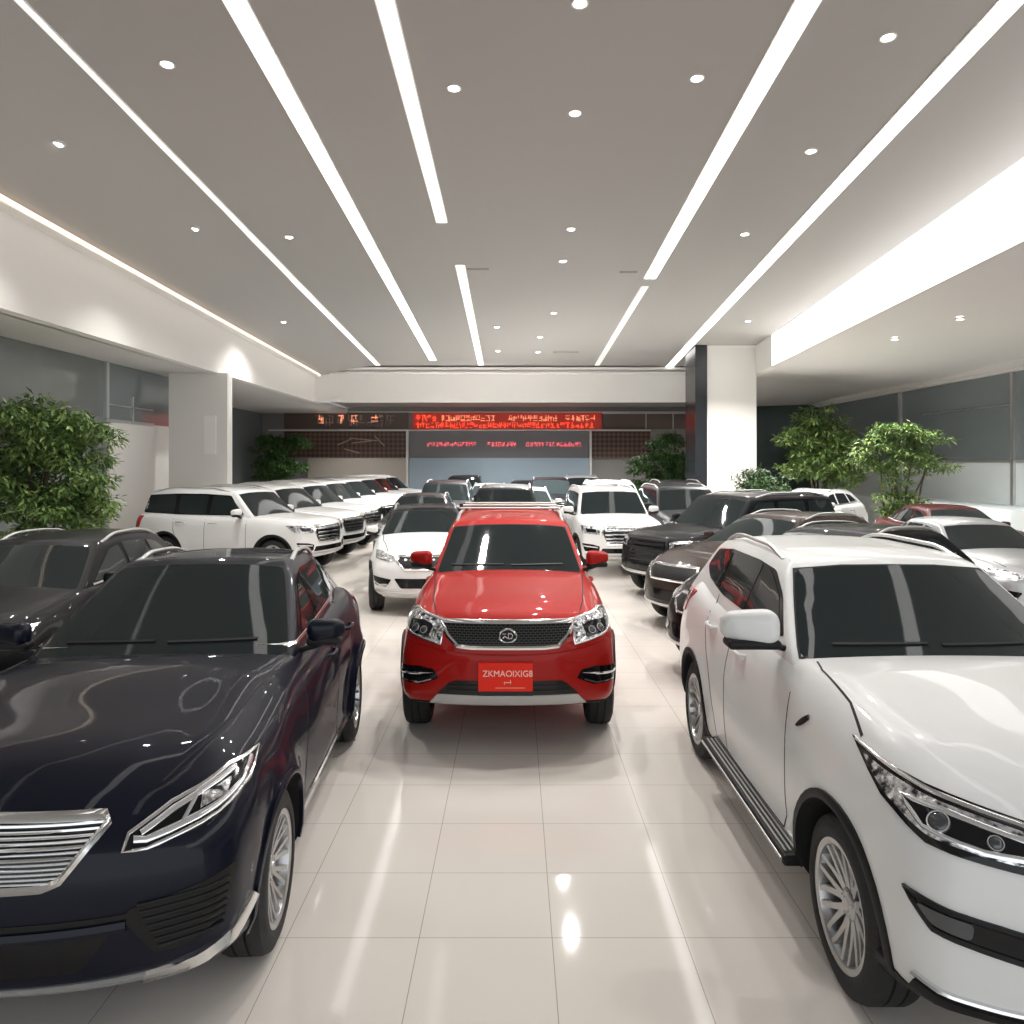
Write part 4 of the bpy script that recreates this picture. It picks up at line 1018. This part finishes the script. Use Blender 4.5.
for a in (645, 672): mb.box(bx(a), bx(a + .8), YB - .19, YB - .15, bz(429), bz(413))
mb.box(bx(602), bx(694), YB - .19, YB - .15, bz(414), bz(413)); mb.build('frame', SATIN, b3, 0)
p = panel('lattice_panel', 285, 407, 431.5, 457.5, LATT, YB - .12); tag(p, 'brown lattice panel under the dim sign board, above the beige counter', 'panel')
mb = MB()
for (a, b, c, d_) in ((338, 445, 352, 439), (350, 438, 378, 441), (345, 449, 360, 453), (375, 436, 385, 446), (353, 443, 372, 441)):
    mb.tube([(bx(a), YB - .13, bz(b)), (bx(c), YB - .13, bz(d_))], .03, 5)
mb.build('panel_drawing', LEDG, p, 0)
p = panel('lattice_panel', 591, 650, 431.5, 458, LATT, YB - .12); tag(p, 'brown lattice panel next to the round tree, beside the grey display with pink letters', 'panel')
p = panel('display_board', 410, 589, 431.5, 458, GRY, YB - .12); tag(p, 'grey display board with one line of glowing pink letters below the red LED display', 'sign')
word(p, LEDP, 428, 478, 442, 446.5, YB - .12, 21); word(p, LEDP, 487, 520, 442, 446.5, YB - .12, 22); word(p, LEDP, 526, 582, 442, 446.5, YB - .12, 23)
p = panel('counter_front', 310, 407, 458, 512, BEIGE, YB - .4, t=.38); tag(p, 'plain beige counter front against the back wall under the lattice panel', 'counter')
p = panel('backdrop_board', 410, 589, 458, 512, BLUEP, YB - .3, t=.28); tag(p, 'pale blue backdrop panel low on the back wall under the grey display', 'panel')
mb = MB(); mb.box(bx(270), bx(650), YB - .3, YB - .1, bz(431), bz(429.8)); mb.box(bx(407), bx(409.3), YB - .35, YB - .1, 0, bz(430)); mb.box(bx(589), bx(591), YB - .35, YB - .1, 0, bz(430)); mb.box(bx(270), bx(694), YB - .2, YB - .1, bz(412.6), bz(411.8))
struct(mb.build('trim_12', COLW, None, 0))

# ================= lights =================
def on_ceiling(px, py):
    y = 10.
    for _ in range(60):
        x = (px - CX) * y / F; y = y * .5 + .5 * F * (zc(x, y) - H) / (HY - py) if py < HY else y
    x = (px - CX) * y / F
    return x, y, zc(x, y)
STRS = {}
def strip_light(p0, p1, w, st, label, extend=None):
    a = on_ceiling(*p0); b = on_ceiling(*p1)
    if extend is not None:
        t = (extend - b[1]) / (a[1] - b[1]); ax = b[0] + (a[0] - b[0]) * t; a = (ax, extend, zc(ax, extend))
    root = empty('linear_light', (0, 0, 0)); tag(root, label, 'light', 'linear lights across the ceiling')
    m = STRS.get(st) or mat('linear_light_diffuser_%d' % len(STRS), (0.9, 0.9, 0.9), 0.4, emis=(1.0, 0.985, 0.96), estr=st); STRS[st] = m
    n = 8; ps = [(a[0] + (b[0] - a[0]) * i / n, a[1] + (b[1] - a[1]) * i / n) for i in range(n + 1)]
    def prism(wd, dz0, dz1):
        V = []
        for x, y in ps: z = zc(x, y); V += [(x - wd, y, z - dz0), (x + wd, y, z - dz0), (x + wd, y, z - dz1), (x - wd, y, z - dz1)]
        Fq = []
        for i in range(n):
            for k in range(4): Fq.append((i * 4 + k, i * 4 + (k + 1) % 4, i * 4 + 4 + (k + 1) % 4, i * 4 + 4 + k))
        Fq += [(0, 1, 2, 3), tuple(n * 4 + k for k in (3, 2, 1, 0))]; return V, Fq
    mb = MB(); mb.add(*prism(w / 2, .02, .0)); mb.build('diffuser', m, root, 0)
    mb = MB(); mb.add(*prism(w / 2 + .02, .012, -.01)); mb.build('frame', W_WHITE, root, 0)
strip_light((15, 0), (378, 365), .18, .5, 'dimmer linear ceiling light running towards the back, nearest the warm white bulkhead', 2)
strip_light((235, 0), (433, 360), .25, 1.6, 'long bright linear ceiling light, second from the warm white bulkhead', 2)
strip_light((385, 0), (442, 222), .20, .75, 'narrow linear ceiling light that breaks off over the middle of the hall, near piece', 2)
strip_light((460, 265), (481, 365), .20, .52, 'short far linear ceiling light ending at the back bulkhead near the middle', None)
strip_light((808, 0), (650, 278), .27, 2.4, 'bright linear ceiling light that stops short halfway down the hall, above the white SUVs', 2)
strip_light((645, 286), (597, 365), .16, .28, 'barely lit linear ceiling light continuing behind the bright one that stops short', None)
strip_light((1012, 0), (668, 368), .27, 1.9, 'long bright linear ceiling light nearest the glowing light panel, ending at the square column', 2)
DL = mat('downlight_lens', (0.9, 0.9, 0.9), 0.4, emis=(1.0, 0.96, 0.9), estr=9)
RIM = mat('downlight_rim', (0.7, 0.68, 0.65), 0.4)
proto = empty('downlight')
mb = MB(); mb.lathe([(.03, .10), (-.012, .10), (-.016, .09), (-.006, .072), (.03, .068)], 20, 'z'); mb.build('trim_ring', RIM, proto, 40)
mb = MB(); mb.lathe([(-.012, .07), (-.014, .001)], 20, 'z'); mb.build('lens', DL, proto, 0)
dls = [((167, 64), 'beside the dim strip near the warm bulkhead, nearest the camera'), ((57, 144), 'closest to the warm white bulkhead at the picture edge'), ((194, 229), 'between the warm bulkhead and the dim strip, halfway back'),
    ((289, 237), 'halfway back, between the dim strip and the long bright strip'), ((454, 88), 'just inside the narrow strip, nearest the middle'), ((580, 3), 'at the very top edge of the picture'),
    ((575, 113), 'in the middle bay, large and near, second in its line'), ((697, 78), 'close beside the bright strip that stops short, near the camera'), ((888, 37), 'between the two bright strips, nearest the camera'),
    ((811, 151), 'between the two bright strips, second in line'), ((745, 234), 'between the two bright strips, third in line'), ((571, 229), 'in the middle bay, third in its line'), ((563, 261), 'in the middle bay just behind the third one'),
    ((497, 327), 'far back, close to the short far strip'), ((554, 313), 'small and far back in the middle bay'), ((283, 322), 'faint one far back beside the dim strip'), ((540, 337), 'tiny one near the back bulkhead'), ((538, 352), 'tiniest one, right at the back bulkhead'), ((498, 351), 'tiny one at the back bulkhead by the short far strip'), ((748, 321), 'above the column, between the light panel and the nearest strip')]
def spot(loc, energy, size=130):
    ld = bpy.data.lights.new('spot_lamp', 'SPOT'); ld.energy = energy; ld.spot_size = radians(size); ld.spot_blend = .8; ld.shadow_soft_size = .07; ld.color = (1, .975, .94)
    lo = bpy.data.objects.new('downlight_lamp', ld); COL.objects.link(lo); lo.location = loc; return lo
for i, ((px, py), lb) in enumerate(dls):
    x, y, z = on_ceiling(px, py)
    r = copy_tree(proto); r.location = (x, y, z); r.rotation_euler = (-.068, 0, 0)
    tag(r, 'round recessed ceiling downlight ' + lb, 'light', 'ceiling downlights')
    lo = spot((0, 0, -.06), 330 if i < 13 else 300 if i < 16 else 2600, 100 if i in (0, 1, 2) else 130); lo.parent = r
for (px, py), lb in (((960, 319), 'in the lower ceiling under the light panel, nearer one'), ((895, 339), 'in the lower ceiling under the light panel, farther one')):
    y = 14.
    for _ in range(60):
        x = (px - CX) * y / F; zz = zr(y) + (5.15 - zr(y)) * (x - 8.1) / 7.9; y = .5 * y + .5 * F * (zz - H) / (HY - py)
    r = copy_tree(proto); r.location = (x, y, zz); tag(r, 'round recessed downlight ' + lb, 'light', 'ceiling downlights')
    lo = spot((0, 0, -.06), 480, 150); lo.parent = r
for px, lb in ((345, 'over the dim sign board'), (476, 'over the red LED display, nearer its start'), (536, 'over the red LED display, nearer its end'), (625, 'over the unlit dark sign board')):
    r = copy_tree(proto); r.location = ((px - CX) * 33 / F, 33.6, 4.99); tag(r, 'small recessed downlight in the dark back soffit ' + lb, 'light', 'ceiling downlights')
    lo = spot((0, 0, -.06), 420); lo.parent = r
for o in list(proto.children): bpy.data.objects.remove(o)
bpy.data.objects.remove(proto)
# small black sprinkler/vent slots
for (px, py, w_, lb) in ((478, 269, .5, 'thin dark vent slot in the ceiling beside the short far strip'), (628, 272, .4, 'thin dark vent slot in the ceiling where the brightest strip stops short'), (566, 352, .9, 'dark vent slot in the ceiling close to the back bulkhead')):
    x, y, z = on_ceiling(px, py); mb = MB(); mb.box(x - w_ / 2, x + w_ / 2, y - .04, y + .04, z - .02, z + .03); o = mb.build('ceiling_vent', W_BACK, None, 0); tag(o, lb, 'vent', 'ceiling vents')
# rectangular area lamp, not placed anywhere in the hall
def area(name, loc, rot, sx, sy, e, col):
    ld = bpy.data.lights.new(name, 'AREA'); ld.shape = 'RECTANGLE'; ld.size = sx; ld.size_y = sy; ld.energy = e; ld.color = col
    o = bpy.data.objects.new(name, ld); COL.objects.link(o); o.location = loc; o.rotation_euler = rot; return o
WASH = mat('added_warm_glow', (0.9, 0.85, 0.8), 0.5, emis=(1.0, 0.80, 0.64), estr=0.8)  # glowing strip added to wash the left bulkhead in warm light
mb = MB(); V = []
for y in (-8, 0, 10, 20, 29.6):
    z = zc(-7.4, y) - .10
    V += [(-7.44, y, z), (-7.38, y, z), (-7.38, y, z + .05), (-7.44, y, z + .05)]
mb.add(V, [(j * 4 + k, j * 4 + (k + 1) % 4, j * 4 + 4 + (k + 1) % 4, j * 4 + 4 + k) for j in range(4) for k in range(4)] + [(3, 2, 1, 0), (16, 17, 18, 19)])
tag(mb.build('added_wash_strip', WASH, None, 0), 'thin glowing strip added along the ceiling edge to warm the cream bulkhead', 'light')

# ================= plants =================
def leaf_mat(name, c1, c2, c3):
    m = mat(name, c1, 0.5, spec=0.3); n, l, b = nodes(m)
    g = n.new('ShaderNodeNewGeometry'); r = n.new('ShaderNodeValToRGB'); l.new(g.outputs['Random Per Island'], r.inputs['Fac'])
    r.color_ramp.elements[0].color = (*c1, 1); r.color_ramp.elements[1].color = (*c3, 1); e = r.color_ramp.elements.new(.5); e.color = (*c2, 1)
    l.new(r.outputs['Color'], b.inputs['Base Color']); return m
LF1 = leaf_mat('leaf_green', (0.05, 0.10, 0.03), (0.12, 0.21, 0.06), (0.34, 0.44, 0.14))
LF2 = leaf_mat('leaf_dark_green', (0.03, 0.08, 0.025), (0.06, 0.14, 0.04), (0.15, 0.27, 0.08))
BARK = mat('bark', (0.10, 0.075, 0.05), 0.8); POT = mat('planter_stone', (0.45, 0.44, 0.42), 0.6)
def leaves(mb, rnd, c, n, rad, size, droop=.5):
    for _ in range(n):
        while True:
            p = Vector((rnd.uniform(-1, 1), rnd.uniform(-1, 1), rnd.uniform(-1, 1)))
            if p.length < 1: break
        q = Vector((c[0] + p.x * rad[0], c[1] + p.y * rad[1], c[2] + p.z * rad[2]))
        d = Vector((p.x + rnd.uniform(-.6, .6), p.y + rnd.uniform(-.6, .6), rnd.uniform(-.9, .35) * droop * 2)).normalized()
        s = d.cross(Vector((rnd.uniform(-.4, .4), rnd.uniform(-.4, .4), 1))).normalized(); L = size * rnd.uniform(.7, 1.35); w = L * .17
        up = s.cross(d) * L * .06
        mb.add([q, q + d * L * .45 + s * w + up, q + d * L, q + d * L * .45 - s * w + up], [(0, 1, 2, 3)])
def tree(name, x, y, z0, z1, blobs, nl, size, m, label, seed, stems=5, group=None, spread=.5):
    rnd = random.Random(seed); root = empty(name, (x, y, 0)); tag(root, label, 'plant' if name != 'tree' else 'tree', group)
    mb = MB(); tot = sum(b[3] * b[4] * b[5] for b in blobs)
    for (cx, cy, cz, rx, ry, rz) in blobs:
        k = int(nl * rx * ry * rz / tot); nc = max(4, k // 55)
        for _ in range(nc):
            while True:
                p = Vector((rnd.uniform(-1, 1), rnd.uniform(-1, 1), rnd.uniform(-1, 1)))
                if .35 < p.length < 1: break
            leaves(mb, rnd, (cx + p.x * rx, cy + p.y * ry, cz + p.z * rz), 55, (.24, .24, .11), size)
    mb.build('foliage', m, root, 0)
    for i in range(stems):
        b = blobs[i % len(blobs)]; a = rnd.uniform(0, 6.3); bx_, by_ = spread * .35 * cos(a), spread * .35 * sin(a)
        top = Vector((b[0] + rnd.uniform(-.5, .5) * b[3], b[1] + rnd.uniform(-.5, .5) * b[4], b[2] + b[5] * .6)); base = Vector((bx_, by_, z0))
        pts = [base.lerp(top, t / 6) + Vector((.08 * sin(t * 1.3 + i), .06 * cos(t + i), 0)) * (t / 6) for t in range(7)]
        mt = MB(); mt.tube(pts, lambda t: .04 * (1 - .7 * t), 6); mt.build('trunk', BARK, root, 60)
    mb = MB(); r = spread * .8 + .2; mb.lathe([(0, .001), (0, r * .8), (z0 * .98, r), (z0, r), (z0, r - .05), (z0 - .06, r - .06), (z0 - .06, .001)], 28, 'z'); mb.build('planter', POT, root, 30)
    return root
tree('tree', -8.3, 13.6, .5, 3.7, [(-.1, 0, 3.0, .95, .7, .6), (.45, 0, 2.85, .75, .6, .5), (.1, 0, 2.2, 1.1, .8, .6), (0, 0, 1.5, 1.05, .8, .5), (.6, -.1, 1.7, .7, .6, .5)], 14000, .15, LF1, 'dense leafy green tree at the picture edge behind the black crossover', 1)
tree('tree', -10.5, 34.6, .5, 3.5, [(-.3, 0, 3.0, .8, .6, .6), (.5, 0, 3.1, .8, .6, .5), (0, 0, 2.1, 1.2, .7, .6)], 6000, .19, LF2, 'dark green leafy tree in the far corner beyond the white wall column', 2)
tree('tree', 6.05, 31.7, .5, 3.7, [(.1, 0, 3.0, .9, .8, .55), (-.6, 0, 2.3, .9, .8, .45), (.6, 0, 2.1, 1.0, .8, .7), (0, 0, 1.5, 1.5, .8, .5)], 8000, .19, LF2, 'round dark green tree beside the column with the black panel', 3)
tree('tree', 10.3, 26.6, .5, 4.6, [(.0, 0, 3.9, .8, .7, .4), (-.5, 0, 3.2, .8, .8, .4), (.5, 0, 3.2, .9, .8, .5), (0, 0, 2.4, 1.4, .9, .6), (.9, 0, 2.2, .8, .7, .7)], 11000, .18, LF1, 'tallest green tree, against the dark glass wall right beside the square column', 4)
tree('tree', 10.15, 20.6, .4, 3.5, [(-.1, 0, 3.15, .9, .6, .25), (.65, 0, 3.0, .6, .5, .3), (-.6, 0, 2.7, .7, .5, .35), (.1, 0, 2.4, .85, .5, .4), (1.1, 0, 2.3, .4, .3, .12), (0, 0, 1.5, .8, .4, .5)], 6500, .14, LF1, 'slender-stemmed airy green tree standing in front of the frosted panels', 5, stems=8, spread=.8)
tree('bush', 6.08, 19.4, .5, 2.3, [(-.1, 0, 1.95, .45, .45, .35), (.3, 0, 1.7, .4, .4, .4), (-.25, 0, 1.5, .35, .45, .4)], 3200, .12, LF2, 'low loose bush at the foot of the square column, among the parked cars', 6, stems=6, spread=.3)

# ================= world, camera =================
w = bpy.data.worlds.new('world'); SC.world = w; w.use_nodes = True
w.node_tree.nodes['Background'].inputs[0].default_value = (0.92, 0.96, 1.0, 1); w.node_tree.nodes['Background'].inputs[1].default_value = 1.0
cam = bpy.data.cameras.new('camera'); co = bpy.data.objects.new('camera', cam); COL.objects.link(co)
co.location = (0, 0, H); co.rotation_euler = (radians(90), 0, 0)
cam.sensor_width = 36; cam.sensor_fit = 'HORIZONTAL'; cam.lens = 36 * F / 1024; cam.shift_x = (512 - CX) / 1024; cam.shift_y = (HY - 512) / 1024
cam.clip_start = .05; cam.clip_end = 200
SC.camera = co
SC.view_settings.view_transform = 'Standard'; SC.view_settings.look = 'None'; SC.view_settings.exposure = 0.53; SC.view_settings.gamma = 1; SC.view_settings.use_curve_mapping = False
SC.cycles.use_denoising = True
SC.cycles.max_bounces = 8
